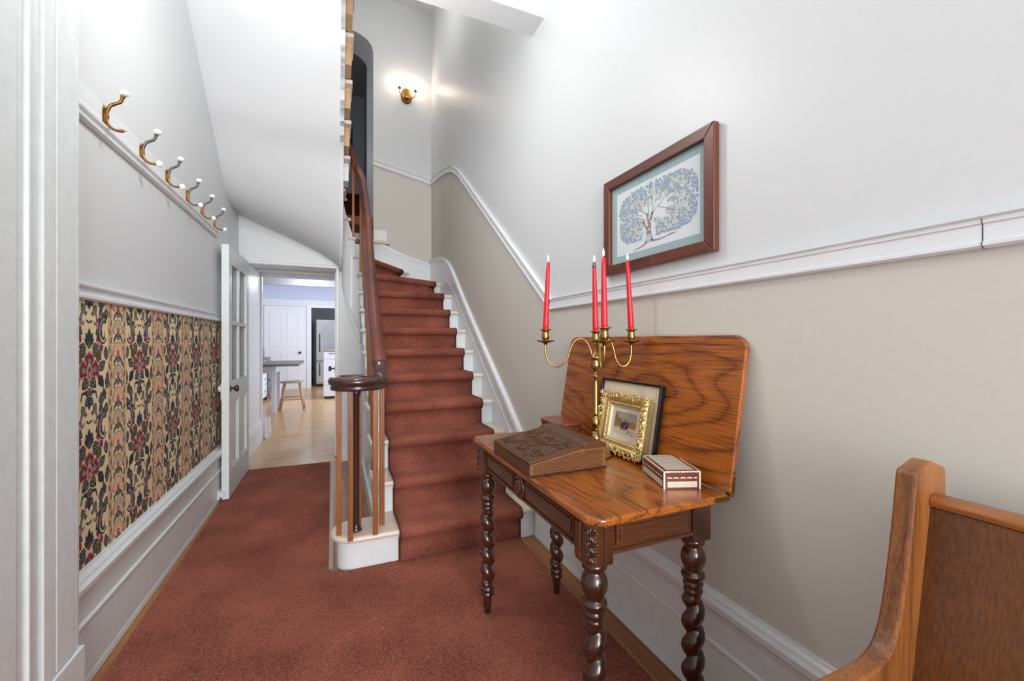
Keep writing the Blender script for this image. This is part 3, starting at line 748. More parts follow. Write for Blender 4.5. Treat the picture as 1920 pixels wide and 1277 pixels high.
for i in range(n_):
    for j in range(W+1): vs.append(rows[0][i].lerp(rows[1][i], j/W))
for i in range(n_): vs.append(rows[0][i]+Vector((0, 0, -.016)))
k0 = n_*(W+1)
fs = [(i*(W+1)+j, i*(W+1)+j+1, (i+1)*(W+1)+j+1, (i+1)*(W+1)+j) for i in range(n_-1) for j in range(W)]
b.add(vs, fs, 0, True)
runner = b.build('stair_runner', M['carpet'], fixn=False)
md = runner.modifiers.new('thick', 'SOLIDIFY'); md.thickness = T-.002; md.offset = -1
tag(runner, 'rust brown carpet runner draped down the white painted stairs', 'stair carpet')
b = MB()
for row in rows:
    b.sweep([p+Vector((0, 0, -.003)) for p in row], [(math.cos(t)*.006, math.sin(t)*.006) for t in [2*PI*i/6 for i in range(6)]], up=(1, 0, 0), sm=True)
b.build('edge_binding', M['carpet_edge'], runner)

# ---- banister
ban = thing('stair_banister', (.108, YS+.058, .197), 'dark mahogany handrail with scrolled end on square wooden balusters', 'banister')
hp = spline([(.236, 2.535, 1.129), (.236, 2.69, 1.245), (.238, 2.87, 1.385), (.248, 3.42, 1.80), (.265, 4.0, 2.27), (.272, 4.28, 2.50), (.27, 4.50, 2.73), (.252, 4.66, 2.94), (.215, 4.74, 3.08), (.165, 4.74, 3.18), (.115, 4.68, 3.27), (.085, 4.55, 3.38), (.065, 4.36, 3.52), (.055, 4.1, 3.74), (.05, 3.3, 4.34), (.05, 3.0, 4.55)], 6)
hprof = [(-.030, -.026), (-.034, -.012), (-.030, -.004), (-.036, .008), (-.033, .022), (-.018, .033), (0, .037), (.018, .033), (.033, .022), (.036, .008), (.030, -.004), (.034, -.012), (.030, -.026)]
b = MB(); b.sweep(hp, [(a*1.14, c) for a, c in hprof], up=(0, 0, 1), sm=True); b.build('handrail', M['handrail'], ban)
# scroll: flat spiral over the bottom step, joined to the rail by a ramp
vp = []
c0, c1 = .108, YS+.03
for i in range(43):
    t = 0-(2*PI*1.12)*i/42; r_ = .118-.030*(i/42)-.035*smooth((i-26)/16)
    vp.append((c0+r_*math.cos(t)*1.05, c1+r_*math.sin(t), 1.042))
ramp = spline([(.237, 2.545, 1.138), (.237, 2.515, 1.108), (.235, 2.485, 1.062), (.2325, 2.46, 1.045)], 5)
vprof = [(-.024, -.042), (-.026, -.026), (-.020, -.020), (-.034, -.010), (-.038, .006), (-.032, .022), (-.016, .030), (0, .032), (.016, .030), (.032, .022), (.038, .006), (.034, -.010), (.020, -.020), (.026, -.026), (.024, -.042)]
path_ = [(.236, 2.547, 1.138)]+[tuple(p) for p in ramp[2:-2]]+vp[2:]
b = MB(); b.sweep(path_, vprof, scales=[1.10, 1.10, 1.09, 1.07, 1.05, 1.03, 1.01]+[1]*(len(path_)-7), up=(0, 0, 1), sm=True)
b.lathe([(.05, 1.0), (.056, 1.012), (.05, 1.022), (.062, 1.034), (.06, 1.058), (.04, 1.066), (.01, 1.068)], (c0, c1, 0), 24)
b.build('handrail_scroll', M['volute'], ban)
# newel
b = MB(); b.lathe([(.0, .197), (.030, .197), (.032, .206), (.022, .216), (.018, .235), (.017, .6), (.018, .95), (.024, .97), (.024, 1.01)], (.108, 2.526, 0), 16); b.build('newel_post', M['volute'], ban)
def bal(x, y, z0, z1, w=.024):
    b = MB(); b.box(x-w/2, x+w/2, y-w/2, y+w/2, z0, z1); return b.build('baluster', M['baluster'], ban, bevel=.002)
for x, y in ((.018, 2.506), (.074, 2.409), (.124, 2.578), (.204, 2.440)): bal(x, y, .197, 1.01, .027)
def hz(y):
    best = min((p for p in hp[:44]), key=lambda p: abs(p.y-y)); return best
bal(.250, 2.552, .197, 1.12, .027)
for k in range(2, 10):
    for f in (.02, .15):
        y = RL[k][0][1]+f-.005; p = hz(y); bal(p.x-.003, y, RISE*k, p.z-.01)
for (x, y, k) in ((.25, 4.68, 10), (.165, 4.77, 12), (.08, 4.60, 14)):
    p = min(hp, key=lambda q: (q.x-x)**2+(q.y-y)**2); bal(p.x, p.y, RISE*k-.005, p.z-.01)
for k in (16, 18):
    y = RL[k][0][1]-.08; p = min(hp[54:], key=lambda q: abs(q.y-y)); bal(p.x, y, RISE*k, p.z-.01)

# hall carpet on the floor (cut round the bottom step)
cpoly = [(-.832, YD-.02), (-.822, 3.9), (-.801, 2.0), (-.790, Y0+.1), (1.085, Y0+.1), (1.085, YS-.004), (.34, YS-.004), (.16, YS-.006), (.07, YS-.008), (.02, YS+.005), (-.025, YS+.02), (-.035, YS+.06), (-.05, YD-.03)]
b = MB(); b.prism(cpoly, lambda x, y, h: (x, y, h), .0005, .012); hc = b.build('hall_carpet', M['carpet'])
tag(hc, 'rust brown fitted carpet covering the hall floor to the stairs', 'carpet')
# pale strip beside the carpet edge
b = MB(); b.box(-.048, -.012, YS+.06, YD-.02, .0005, .004); b.build('trim_11', plain('worn_pale_board', (186, 168, 154), .5, nscale=30, var=.08), kind='structure')
# steps far beyond the arch, and a picture above them
fs_ = thing('far_steps', (.1, 8.2, 2.86), 'dark red carpeted steps seen through the arch behind the handrail', 'steps')
for i in range(8):
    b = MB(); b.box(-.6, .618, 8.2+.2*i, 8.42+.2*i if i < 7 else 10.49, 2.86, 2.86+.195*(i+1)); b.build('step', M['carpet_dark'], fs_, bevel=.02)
pf = thing('hall_picture', (.2, 10.45, 5.4), 'dark framed picture hanging in the dim hall beyond the arch', 'picture')
b = MB()
for x0, x1, z0, z1 in ((-.1, .36, 5.5, 5.54), (-.1, .36, 6.26, 6.3), (-.1, -.06, 5.54, 6.26), (.32, .36, 5.54, 6.26)): b.box(x0, x1, 10.46, 10.5, z0, z1)
b.build('frame', M['black'], pf)
b = MB(); b.box(-.06, .32, 10.48, 10.5, 5.54, 6.26); b.build('print', M['mat_beige'], pf)

# ================================================================= HOOK RAIL AND HOOKS
b = MB(); b.box(XL, XL+.012, 1.88, 3.93, 2.128, 2.215)
b.prism([(0, 2.078), (.010, 2.078), (.020, 2.086), (.022, 2.098), (.016, 2.102), (.016, 2.108), (.026, 2.112), (.028, 2.122), (.022, 2.130), (0, 2.130)], lambda a, z, h: (XL+a, h, z), 1.88, 3.93)
b.build('trim_12', M['trim'], bevel=.001, kind='structure')
def make_hook(lower_knob=True, grey=False):
    t = thing('coat_hook', (XL+.012, 0, 2.165))
    x0, z0 = XL+.012, 2.165
    b = MB()
    b.prism(ell(0, z0, .013, .036, 0, 20), lambda y, z, h: (x0+h, y, z), 0, .004)
    b.prism(ell(0, z0, .008, .030, 0, 16), lambda y, z, h: (x0+h, y, z), .004, .008)
    for dz in (-.033, .033): b.ball((x0+.005, 0, z0+dz), .0075, 10, 6, (.8, 1, 1))
    b.box(x0, x0+.016, -.006, .006, z0-.008, z0+.008)
    b.build('back_plate', M['brass_dull'], t, bevel=.001)
    up = spline([(x0+.010, 0, z0-.004), (x0+.012, 0, z0+.022), (x0+.022, 0, z0+.046), (x0+.042, 0, z0+.060), (x0+.054, 0, z0+.070), (x0+.062, 0, z0+.095)], 6)
    b = MB(); b.tube(up, [.0055]*6+[.0062]*(len(up)-6), 10, up=(0, 1, 0)); b.tube(up[-3:], .0078, 10, up=(0, 1, 0)); b.build('upper_arm', M['steel_grey'] if grey else M['brass_dull'], t)
    lo = spline([(x0+.010, 0, z0+.006), (x0+.012, 0, z0-.022), (x0+.024, 0, z0-.042), (x0+.042, 0, z0-.050), (x0+.062, 0, z0-.048)], 6)
    b = MB(); b.tube(lo, .0055, 10, up=(0, 1, 0)); b.tube(lo[-4:], .0068, 10, up=(0, 1, 0))
    if not lower_knob: b.tube([(x0+.062, 0, z0-.048), (x0+.072, 0, z0-.046)], .0018, 6, up=(0, 1, 0))
    b.build('lower_arm', M['brass_dull'], t)
    b = MB(); b.ball((x0+.065, 0, z0+.106), .0165, 18, 12, (1.05, 1.05, .82)); b.build('porcelain_knob', M['porcelain'], t)
    if lower_knob: b = MB(); b.ball((x0+.073, 0, z0-.046), .0155, 18, 12, (.9, 1, 1)); b.build('porcelain_knob', M['porcelain'], t)
    return t
hlab = ['brass coat hook nearest the camera, its lower arm missing the white knob', 'second coat hook from the camera, first one with two white knobs', 'third coat hook from the camera on the left wall rail',
        'fourth coat hook from the camera on the left wall rail', 'second to last coat hook, next to the far end of the rail', 'last coat hook at the far end of the rail, by the glazed door']
hy = [2.175, 2.518, 2.845, 3.185, 3.493, 3.812]
h0 = make_hook(False); h1 = make_hook(True, True)
for i, y in enumerate(hy):
    o = h0 if i == 0 else (h1 if i == 1 else copy_tree(h1))
    o.location.y = y; tag(o, hlab[i], 'coat hook', 'coat hooks on the left wall rail')

# ================================================================= OPEN GLAZED DOOR (left)
door = thing('door_1', (-.80, 4.75, 0), kind='structure')
dx0, dx1, dy0, dy1, dz0, dz1 = -.826, -.775, 3.925, 4.745, .018, 2.03
b = MB()
b.box(dx0, dx1, dy0, dy0+.105, dz0, dz1); b.box(dx0, dx1, dy1-.105, dy1, dz0, dz1)
b.box(dx0, dx1, dy0+.105, dy1-.105, 1.885, dz1); b.box(dx0, dx1, dy0+.105, dy1-.105, .78, .94)
b.box(dx0, dx1, dy0+.105, dy1-.105, dz0, .24); ym = (dy0+dy1)/2; b.box(dx0, dx1, ym-.05, ym+.05, .24, .78)
b.box(dx0+.018, dx1-.018, dy0+.105, dy1-.105, .24, .78)
for y0, y1 in ((dy0+.105, ym-.05), (ym+.05, dy1-.105)):
    for xx0, xx1 in ((dx1-.018, dx1-.006), (dx0+.006, dx0+.018)):
        b.box(xx0, xx1, y0, y0+.02, .24, .78); b.box(xx0, xx1, y1-.02, y1, .24, .78); b.box(xx0, xx1, y0+.02, y1-.02, .24, .26); b.box(xx0, xx1, y0+.02, y1-.02, .76, .78)
b.build('door_leaf', M['trim_old'], door, bevel=.002)
b = MB(); b.box(dx0+.004, dx1-.004, ym-.022, ym+.022, .94, 1.885); b.box(dx0+.004, dx1-.004, dy0+.105, ym-.022, 1.395, 1.43); b.box(dx0+.004, dx1-.004, ym+.022, dy1-.105, 1.395, 1.43)
b.build('glazing_bars', M['trim_old'], door, bevel=.002)
for y0, y1 in ((dy0+.105, ym-.022), (ym+.022, dy1-.105)):
    for z0, z1 in ((.94, 1.395), (1.43, 1.885)):
        b = MB(); b.box(-.803, -.799, y0, y1, z0, z1); b.build('pane', M['glass'], door)
b = MB(); b.lathe([(.024, 0), (.024, .004), (.010, .006), (.008, .018), (.014, .024), (.026, .034), (.029, .044), (.024, .054), (.010, .060)], (dx1, dy0+.055, .885), 20, (1, 0, 0)); b.build('door_knob', M['volute'], door, label='dark brown knob on the hall side')
b = MB(); b.lathe([(.022, 0), (.022, .004), (.008, .006), (.008, .020), (.014, .024)], (dx0, dy0+.055, .885), 20, (-1, 0, 0)); 
b.build('knob_stem', M['brass_dull'], door)
b = MB(); b.lathe([(.014, .024), (.024, .030), (.027, .038), (.022, .046), (.01, .05)], (dx0+.016, dy0+.055, .885), 20, (-1, 0, 0)); b.build('door_knob', M['porcelain'], door, label='white knob on the wall side')
b = MB(); b.box(dx0-.008, dx0, dy0+.01, dy0+.09, .80, .93); b.build('rim_lock', M['trim'], door, bevel=.002)
# door stop on the baseboard
b = MB(); b.box(XL+.02, XL+.034, 3.88, 3.95, .03, .10); b.box(XL+.022, XL+.06, 3.895, 3.925, .045, .085)
tag(b.build('door_stop', M['trim'], bevel=.004), 'small white door stop block on the baseboard under the open door', 'door stop')

# door folded back in the passage, with its grey knob
d3 = thing('door_3', (0, 5.0, 0), kind='structure')
b = MB(); b.box(-.006, .019, 4.96, 5.74, .012, 2.02); b.build('door_leaf', M['trim'], d3)
b = MB(); b.lathe([(.022, 0), (.022, .004), (.007, .006), (.007, .03), (.014, .034), (.026, .042), (.030, .052), (.024, .062), (.012, .066)], (-.006, 5.04, .96), 18, (-1, 0, 0)); b.build('door_knob', M['steel_grey'], d3)

# ================================================================= HALL TABLE
TX0, TX1, TY0, TY1, TZ = .612, 1.105, .92, 1.985, .80
tb = thing('hall_table', (.86, 1.45, 0), 'oak hall table with barley twist legs and its folding leaf raised against the wall', 'table')
def rrect(x0, x1, y0, y1, r, corners=(1, 1, 1, 1), n=7):
    """corners: (x0y0, x1y0, x1y1, x0y1)"""
    out = []
    for (cx, cy, a), on, (px_, py_) in zip(((x0+r, y0+r, PI), (x1-r, y0+r, 1.5*PI), (x1-r, y1-r, 0), (x0+r, y1-r, .5*PI)), corners, ((x0, y0), (x1, y0), (x1, y1), (x0, y1))):
        if on:
            for i in range(n+1): out.append((cx+r*math.cos(a+PI/2*i/n), cy+r*math.sin(a+PI/2*i/n)))
        else: out.append((px_, py_))
    return out
b = MB(); b.prism(rrect(TX0, TX1, TY0, TY1, .055, (1, 0, 0, 1)), lambda x, y, h: (x, y, h), .777, TZ); b.build('tabletop', M['table_top'], tb, bevel=.008, seg=3)
# leaf leaning on the wall
lv = Vector((.077, 0, .486)).normalized(); ln = Vector((-lv.z, 0, lv.x)); lo_ = Vector((1.107, 0, .803)); LL = .492
lf = lambda y, v, h: tuple(lo_+lv*v+ln*(-h)+Vector((0, y, 0)))
b = MB(); b.prism([(p[1], p[0]) for p in rrect(0, LL, TY0, TY1, .05, (0, 1, 1, 0))], lf, 0, .019); b.build('folding_leaf', M['table_top'], tb, bevel=.006, seg=3)
b = MB(); b.box(1.045, 1.106, TY0-.002, TY0+.02, .784, .797); b.build('hinge', M['brass_dull'], tb, bevel=.001)
b = MB(); b.prism([(TY0-.002, .0), (TY0+.02, .0), (TY0+.02, .05), (TY0-.002, .05)], lf, .004, .015); b.tube([lf(TY0-.003, -.004, .01), lf(TY0+.02, -.004, .01)], .005, 8); b.build('hinge', M['brass_dull'], tb)
# apron: front, back, ends
def apron(x0, x1, y0, y1, mat, name='apron'):
    b = MB(); b.box(x0, x1, y0, y1, .690, .778)
    return b, name, mat
b = MB(); b.box(.636, .652, 1.02, 1.81, .692, .778); b.box(.628, .655, 1.02, 1.81, .684, .694)
for y0, y1 in ((1.04, 1.375), (1.47, 1.79)):       # two raised panels
    b.box(.628, .636, y0, y1, .703, .765); b.box(.624, .628, y0+.012, y1-.012, .713, .755)
b.build('drawer_front', M['table_dark'], tb, bevel=.003)
b = MB(); b.lathe([(.044, 0), (.044, .010), (.036, .016), (.034, .010), (.026, .010), (.024, .018), (.014, .020), (.010, .014), (.008, .022), (.002, .024)], (.636, 1.425, .728), 26, (-1, 0, 0)); b.build('rosette', M['table_dark'], tb)
for y0, y1, ys in ((.958, .974, -1), (1.856, 1.872, 1)):
    b = MB(); b.box(.69, 1.0, y0, y1, .692, .778); b.box(.69, 1.0, y0-.008 if ys < 0 else y0, y1+.008 if ys > 0 else y1, .684, .695)
    yy = (y0-.007, y0) if ys < 0 else (y1, y1+.007)
    b.box(.712, .975, yy[0], yy[1], .706, .766); yy = (y0-.011, y0) if ys < 0 else (y1, y1+.011); b.box(.724, .963, yy[0], yy[1], .716, .756)
    b.build('end_apron', M['table_apronX'], tb, bevel=.003)
b = MB(); b.box(1.03, 1.045, 1.02, 1.81, .692, .778); b.build('back_apron', M['table_dark'], tb)
leg_prof = [(.662, .030), (.655, .034), (.645, .035), (.639, .024), (.632, .024), (.627, .029), (.615, .035), (.600, .038), (.585, .036), (.570, .029), (.560, .026), (.556, .027), (.552, .034), (.545, .036), (.536, .033), (.530, .026), (.526, .026), (.520, .031), (.513, .029), (.507, .024), (.502, .028), (.494, .029), (.488, .024)]
low_prof = [(.134, .024), (.130, .030), (.122, .032), (.115, .026), (.110, .026), (.106, .030), (.098, .031), (.091, .022), (.084, .021), (.05, .0185), (.0125, .0150)]
def leg_mesh(cx, cy, ph, hand):
    b = MB(); S = 28; rows = []
    for z, r in leg_prof: rows.append((z, r, None))
    nz = 90
    for i in range(1, nz): z = .488-(.488-.134)*i/nz; rows.append((z, None, min(1, i/6, (nz-i)/6)))
    for z, r in low_prof: rows.append((z, r, None))
    vs = []
    for z, r, w in rows:
        for j in range(S):
            t = 2*PI*j/S
            if r is None:
                a = t-ph-hand*2*PI*z/.076; rr = .0155+.0195*abs(math.cos(a/2))**.8; rr = .024*(1-w)+rr*w
            else: rr = r
            vs.append((cx+rr*math.cos(t), cy+rr*math.sin(t), z))
    fs = [(i*S+j, i*S+(j+1) % S, (i+1)*S+(j+1) % S, (i+1)*S+j) for i in range(len(rows)-1) for j in range(S)]
    b.add(vs, fs, 0, True); b.f.append(list(range(S))); b.m.append(0); b.sm.append(False); k = (len(rows)-1)*S
    b.f.append([k+i for i in range(S)]); b.m.append(0); b.sm.append(False)
    return b
legs = [(.662, .985, 0, 1), (1.025, .985, 1, 1), (.650, 1.838, 2, -1), (1.018, 1.845, 3, -1)]
for lx, ly, ph, hand in legs:
    leg_mesh(lx, ly, ph, hand).build('leg', M['table_leg'], tb)
    front = lx < .8
    b = MB()
    if front:
        yy = (ly-.038, ly+.036); cor = (1, 0, 0, 0) if ly < 1.4 else (0, 0, 0, 1)
        b.prism(rrect(lx-.040, lx+.036, yy[0], yy[1], .030, cor), lambda x, y, h: (x, y, h), .660, .778)
        s_ = -1 if ly < 1.4 else 1
        b.box(lx+.006, lx+.033, (yy[0] if s_ < 0 else yy[1])-.005, (yy[0] if s_ < 0 else yy[1])+.005, .672, .770)
        b.box(lx-.045, lx-.035, ly-s_*.006-.002, ly-s_*.034+.002, .672, .770) if s_ > 0 else b.box(lx-.045, lx-.035, ly+.004, ly+.033, .672, .770)
    else: b.box(lx-.036, lx+.036, ly-.036, ly+.034, .660, .778)
    blk = b.build('corner_block', M['table_dark'], tb, bevel=.003)
    if front:       # carved leaves on the rounded corner
        s_ = -1 if ly < 1.4 else 1; cxx, cyy = lx-.012, ly+s_*.010; b = MB(); dirn = Vector((-1, s_, 0)).normalized(); sd = Vector((dirn.y, -dirn.x, 0))
        for zc, rr in ((.745, .026), (.715, .028), (.688, .022)):
            for a in (-1.1, -.55, 0, .55, 1.1, PI-.5, PI+.5, PI):
                c3 = Vector((cxx, cyy, zc))+dirn*(.030-.004*abs(math.sin(a)))+sd*(.012*math.sin(a))+Vector((0, 0, .012*math.cos(a)))
                k0 = len(b.v); b.ball((0, 0, 0), .0125, 8, 6, (.30, .32, 1)); 
                R_ = Matrix.Translation(c3) @ Matrix.Rotation(a, 4, dirn); b.xf(R_, k0)
        b.build('carved_leaf', M['table_leg'], blk)

# ================================================================= THINGS ON THE TABLE
def plane(o, U, V, N=None):
    o, U, V = Vector(o), Vector(U).normalized(), Vector(V).normalized(); N = Vector(N).normalized() if N is not None else U.cross(V)
    return lambda a, c, h: tuple(o+U*a+V*c+N*h)
def flat(b, polys, pf_, mi, h):
    for p in polys: b.add([pf_(a, c, h) for a, c in p], [list(range(len(p)))], mi)
# carved writing slope
ws = thing('writing_slope', (.765, 1.47, TZ), 'carved brown wooden writing slope box on the table front', 'box')
BX0, BX1, BY0, BY1 = .614, .922, 1.300, 1.648
b = MB(); b.box(BX0-.004, BX1+.004, BY0-.005, BY1+.005, TZ, TZ+.006); b.build('plinth', M['volute'], ws, bevel=.002)
b = MB(); b.prism([(BX0, .806), (BX1, .806), (BX1, .880), (BX0+.218, .880), (BX0, .843)], lambda x, z, h: (x, h, z), BY0, BY1); b.build('box_body', M['carved_light'], ws, bevel=.0015)
b = MB(); b.box(BX0-.003, BX0, BY0, BY1, .806, .842); b.build('front_board', M['carved'], ws, bevel=.001)
lidp = plane((BX0-.004, BY1+.002, .844), (0, -1, 0), (.220, 0, .037), (-.037, 0, .220))
LW, LH = BY1-BY0+.004, .223
b = MB(); b.prism([(0, 0), (LW, 0), (LW, LH), (0, LH)], lidp, 0, .009)
rl = b
lid = b.build('sloping_lid', M['carved'], ws, bevel=.0015)
b = MB()
for p in stroke([(.012, .012), (LW-.012, .012), (LW-.012, LH-.014), (.012, LH-.014), (.012, .012)], .003): b.prism(p, lidp, .009, .0105)
def relief(poly, h=.0135): b.prism(poly, lidp, .009, h)
rnd = random.Random(3)
def tendril(x, y, a, L, w=.006, curl=1):
    pts = []; 
    for i in range(12): pts.append((x, y)); x += L/12*math.cos(a); y += L/12*math.sin(a); a += curl*.28*(i/8)
    for p in stroke(pts, w, w*.35): relief(p, .0125)
    for i in (3, 5, 7, 9): relief(leaf(pts[i][0], pts[i][1], .022, .012, a-curl*2.6+i*.4), .0135)
cxm, cym = LW/2, LH/2
relief(ell(cxm, cym, .036, .030, .2, 20), .0125)
for i in range(8):      # banded body and crest in the middle
    a = -.9+.26*i
    for p in stroke([(cxm-.052+.012*i, cym-.028+.004*i), (cxm-.044+.012*i, cym+.004), (cxm-.056+.012*i, cym+.030)], .006, .004): relief(p, .0155)
for sx in (1, -1):
    for sy in (1, -1):
        tendril(cxm+sx*.05, cym+sy*.02, math.atan2(sy*.5, sx), .11, .007, sx*sy); tendril(cxm+sx*.09, cym+sy*.05, math.atan2(sy*.2, sx), .07, .006, -sx*sy)
        tendril(cxm+sx*.03, cym+sy*.045, math.atan2(sy*.6, -sx*.3), .07, .006, sx*sy); tendril(cxm+sx*.13, cym+sy*.03, math.atan2(sy, sx*.3), .06, .006, sx*sy)
for i in range(46):
    x, y = rnd.uniform(.02, LW-.02), rnd.uniform(.02, LH-.022)
    relief(leaf(x, y, rnd.uniform(.014, .024), rnd.uniform(.007, .012), rnd.uniform(0, 6.28)), .0115)
b.build('carving', M['carved'], lid)
b = MB(); tp = [(0, 0), (-.002, .012), (.004, .018), (.02, .022), (.05, .025), (.078, .022), (.096, .012), (.098, 0)]
b.prism([(BX0+.214+x, .878+z) for x, z in tp], lambda x, z, h: (x, h, z), BY0-.006, BY1+.006); tray = b.build('pen_tray_lid', M['carved'], ws, bevel=.001)
b = MB()
for i in range(40):
    y = BY0+.01+(BY1-BY0-.02)*i/39; xx = rnd.uniform(.03, .07); k0 = len(b.v)
    b.ball((0, 0, 0), .007, 6, 5, (1.2, .55, .35)); b.xf(Matrix.Translation((BX0+.214+xx, y, .902-.12*abs(xx-.05))) @ Matrix.Rotation(rnd.uniform(0, 3), 4, 'Z'), k0)
b.build('carving', M['carved'], tray)
# lattice cut in the end facing the camera
b = MB(); ep = plane((BX0, BY0, TZ), (1, 0, 0), (0, 0, 1), (0, -1, 0))
def topz(x): return .012+.028+(.030*min(1, x/.22))
x = .012
segs = []
for i in range(-6, 34):
    for s_ in (1, -1):
        pts = []
        for q in range(0, 13):
            zz = .012+q*.0052; xx = .012+i*.0098+s_*(zz-.012)*.62+(0 if s_ > 0 else .03)
            if .012 < xx < .296 and zz < topz(xx): pts.append((xx, zz))
        if len(pts) > 1: segs += stroke(pts, .0017)
segs += stroke([(.012, .012), (.296, .012), (.296, .066), (.20, .066), (.012, .040), (.012, .012)], .0013)
flat(b, segs, ep, 0, .0004); b.build('lattice_carving', M['table_dark'], ws, fixn=False)

# small octagonal box behind
ob = thing('wooden_box', (1.0, 1.77, TZ), 'plain reddish brown box with cut corners behind the carved writing slope', 'box')
def octa(x0, x1, y0, y1, c_): return [(x0+c_, y0), (x1-c_, y0), (x1, y0+c_), (x1, y1-c_), (x1-c_, y1), (x0+c_, y1), (x0, y1-c_), (x0, y0+c_)]
b = MB(); b.prism(octa(.926, 1.064, 1.655, 1.865, .035), lambda x, y, h: (x, y, h), TZ, .876); b.build('box_body', M['octo'], ob, bevel=.002)
b = MB(); b.prism(octa(.922, 1.068, 1.65, 1.87, .036), lambda x, y, h: (x, y, h), .878, .892); b.build('lid', M['octo'], ob, bevel=.004)
b = MB(); b.ball((.921, 1.76, .874), .005, 10, 6); b.build('catch', M['brass'], ob)

# candelabra
CX, CYY = .983, 1.4525
cd = thing('candelabra', (CX, CYY, TZ), 'tall brass candelabra with three curved arms standing on the table', 'candelabra')
b = MB(); b.lathe([(.066, 0), (.067, .005), (.064, .009), (.060, .012), (.058, .018), (.053, .022), (.045, .025), (.028, .032), (.022, .045), (.019, .07), (.0125, .10)], (CX, CYY, TZ), 36); b.build('base', M['brass'], cd)
st = [(.0125, .10), (.009, .108), (.010, .112), (.0165, .125), (.0175, .135), (.015, .148), (.009, .158), (.008, .163), (.011, .166), (.0105, .172), (.0085, .30), (.0075, .318), (.011, .321), (.017, .325), (.011, .329), (.006, .334), (.006, .342), (.012, .350), (.020, .358), (.0205, .372), (.018, .385), (.0185, .395), (.024, .398), (.024, .404), (.018, .406), (.018, .414), (.012, .418), (.008, .43), (.006, .445), (.008, .452), (.012, .455), (.009, .46)]
b = MB(); b.lathe(st, (CX, CYY, TZ), 28); b.build('stem', M['brass'], cd)
cup_prof = [(.008, 0), (.013, .004), (.0155, .012), (.0155, .020), (.0135, .030), (.0135, .038), (.018, .043), (.0245, .045), (.0245, .047), (.0135, .047)]
b = MB(); b.lathe(cup_prof, (CX, CYY, 1.262), 24); b.build('candle_cup', M['brass'], cd)
rdir = Vector((math.cos(YAW), -math.sin(YAW), 0)); ddir = Vector((math.sin(YAW), math.cos(YAW), 0))
arm_rz = [(.016, 1.203), (.022, 1.235), (.042, 1.268), (.066, 1.277), (.092, 1.262), (.106, 1.232), (.118, 1.196), (.140, 1.170), (.168, 1.163), (.194, 1.178), (.208, 1.21), (.210, 1.258)]
def candle(cx, cy, z0, lean, L, smoked, label):
    t = thing('candle', (cx, cy, z0), label, 'candle', 'red taper candles in the brass candelabra')
    tv = Vector((lean[0], lean[1], L)); n_ = 10; b = MB()
    b.tube([Vector((cx, cy, z0))+tv*(i/n_) for i in range(n_+1)], [.0125-.0052*(i/n_)**1.2 for i in range(n_)]+[.0068], 18, up=(0, 1, 0)); b.build('wax', M['candle'], t)
    if smoked:
        b = MB(); b.tube([Vector((cx, cy, z0))+tv*f for f in (.93, 1.002)], [.0083, .0075], 18, up=(0, 1, 0)); b.build('smoked_tip', M['candle_grey'], t, label='greyish tip of the candle')
    top = Vector((cx, cy, z0))+tv; b = MB(); b.tube([top, top+Vector((0, 0, .008))], .0012, 6, up=(0, 1, 0)); w = b.build('wick', M['wick'], t)
    b = MB(); b.lathe([(.0005, 0), (.0025, .003), (.0042, .009), (.0040, .014), (.0026, .020), (.0010, .026), (.0003, .030)], tuple(top+Vector((0, 0, .004))), 12); b.build('flame', M['flame'], w)
for ang, R_, lean, L, lab in ((174, .205, (.010, -.005), .288, 'red candle on the far left arm of the candelabra'), (5, .150, (-.016, .004), .292, 'red candle on the right arm, leaning to the left'), (-93, .215, (-.004, 0), .262, 'red candle on the arm nearest the camera')):
    a = math.radians(ang); dv = rdir*math.cos(a)+ddir*math.sin(a)
    am = None; b = MB(); b.tube(spline([(CX+dv.x*r_, CYY+dv.y*r_, z) for r_, z in [(q[0]*R_/.21, q[1]) for q in arm_rz]], 5), .0042, 10, up=(-dv.y, dv.x, 0)); am = b.build('arm', M['brass'], cd)
    ex, ey = CX+dv.x*R_, CYY+dv.y*R_
    b = MB(); b.lathe([(.006, -.008), (.010, -.002), (.030, .003), (.038, .007), (.0385, .0085), (.012, .006), (.008, .008)], (ex, ey, 1.262), 28); b.build('drip_pan', M['brass_dull'], am)
    b = MB(); b.lathe(cup_prof, (ex, ey, 1.270), 24); b.build('candle_cup', M['brass'], am)
    candle(ex, ey, 1.305, lean, L, False, lab)
candle(CX, CYY, 1.298, (-.006, .002), .290, True, 'red candle with greyish tip in the centre of the candelabra')

# black framed mount leaning on the raised leaf
bfm = thing('black_picture_frame', (1.10, 1.42, TZ), 'thin black frame with plain beige mount leaning on the raised table leaf', 'picture frame')
bp = plane((1.096, 1.616, TZ+.002), (0, -1, 0), (.050, 0, .295), (-.295, 0, .050)); BW, BH = .382, .300
b = MB()
for p in ([(0, 0), (BW, 0), (BW, .012), (0, .012)], [(0, BH-.010), (BW, BH-.010), (BW, BH), (0, BH)], [(0, .012), (.010, .012), (.010, BH-.010), (0, BH-.010)], [(BW-.010, .012), (BW, .012), (BW, BH-.010), (BW-.010, BH-.010)]): b.prism(p, bp, -.004, .016)
b.build('frame', M['black'], bfm, bevel=.001)
b = MB(); b.prism([(.010, .012), (BW-.010, .012), (BW-.010, BH-.010), (.010, BH-.010)], bp, -.002, .006); b.build('mount', M['mat_beige'], bfm)
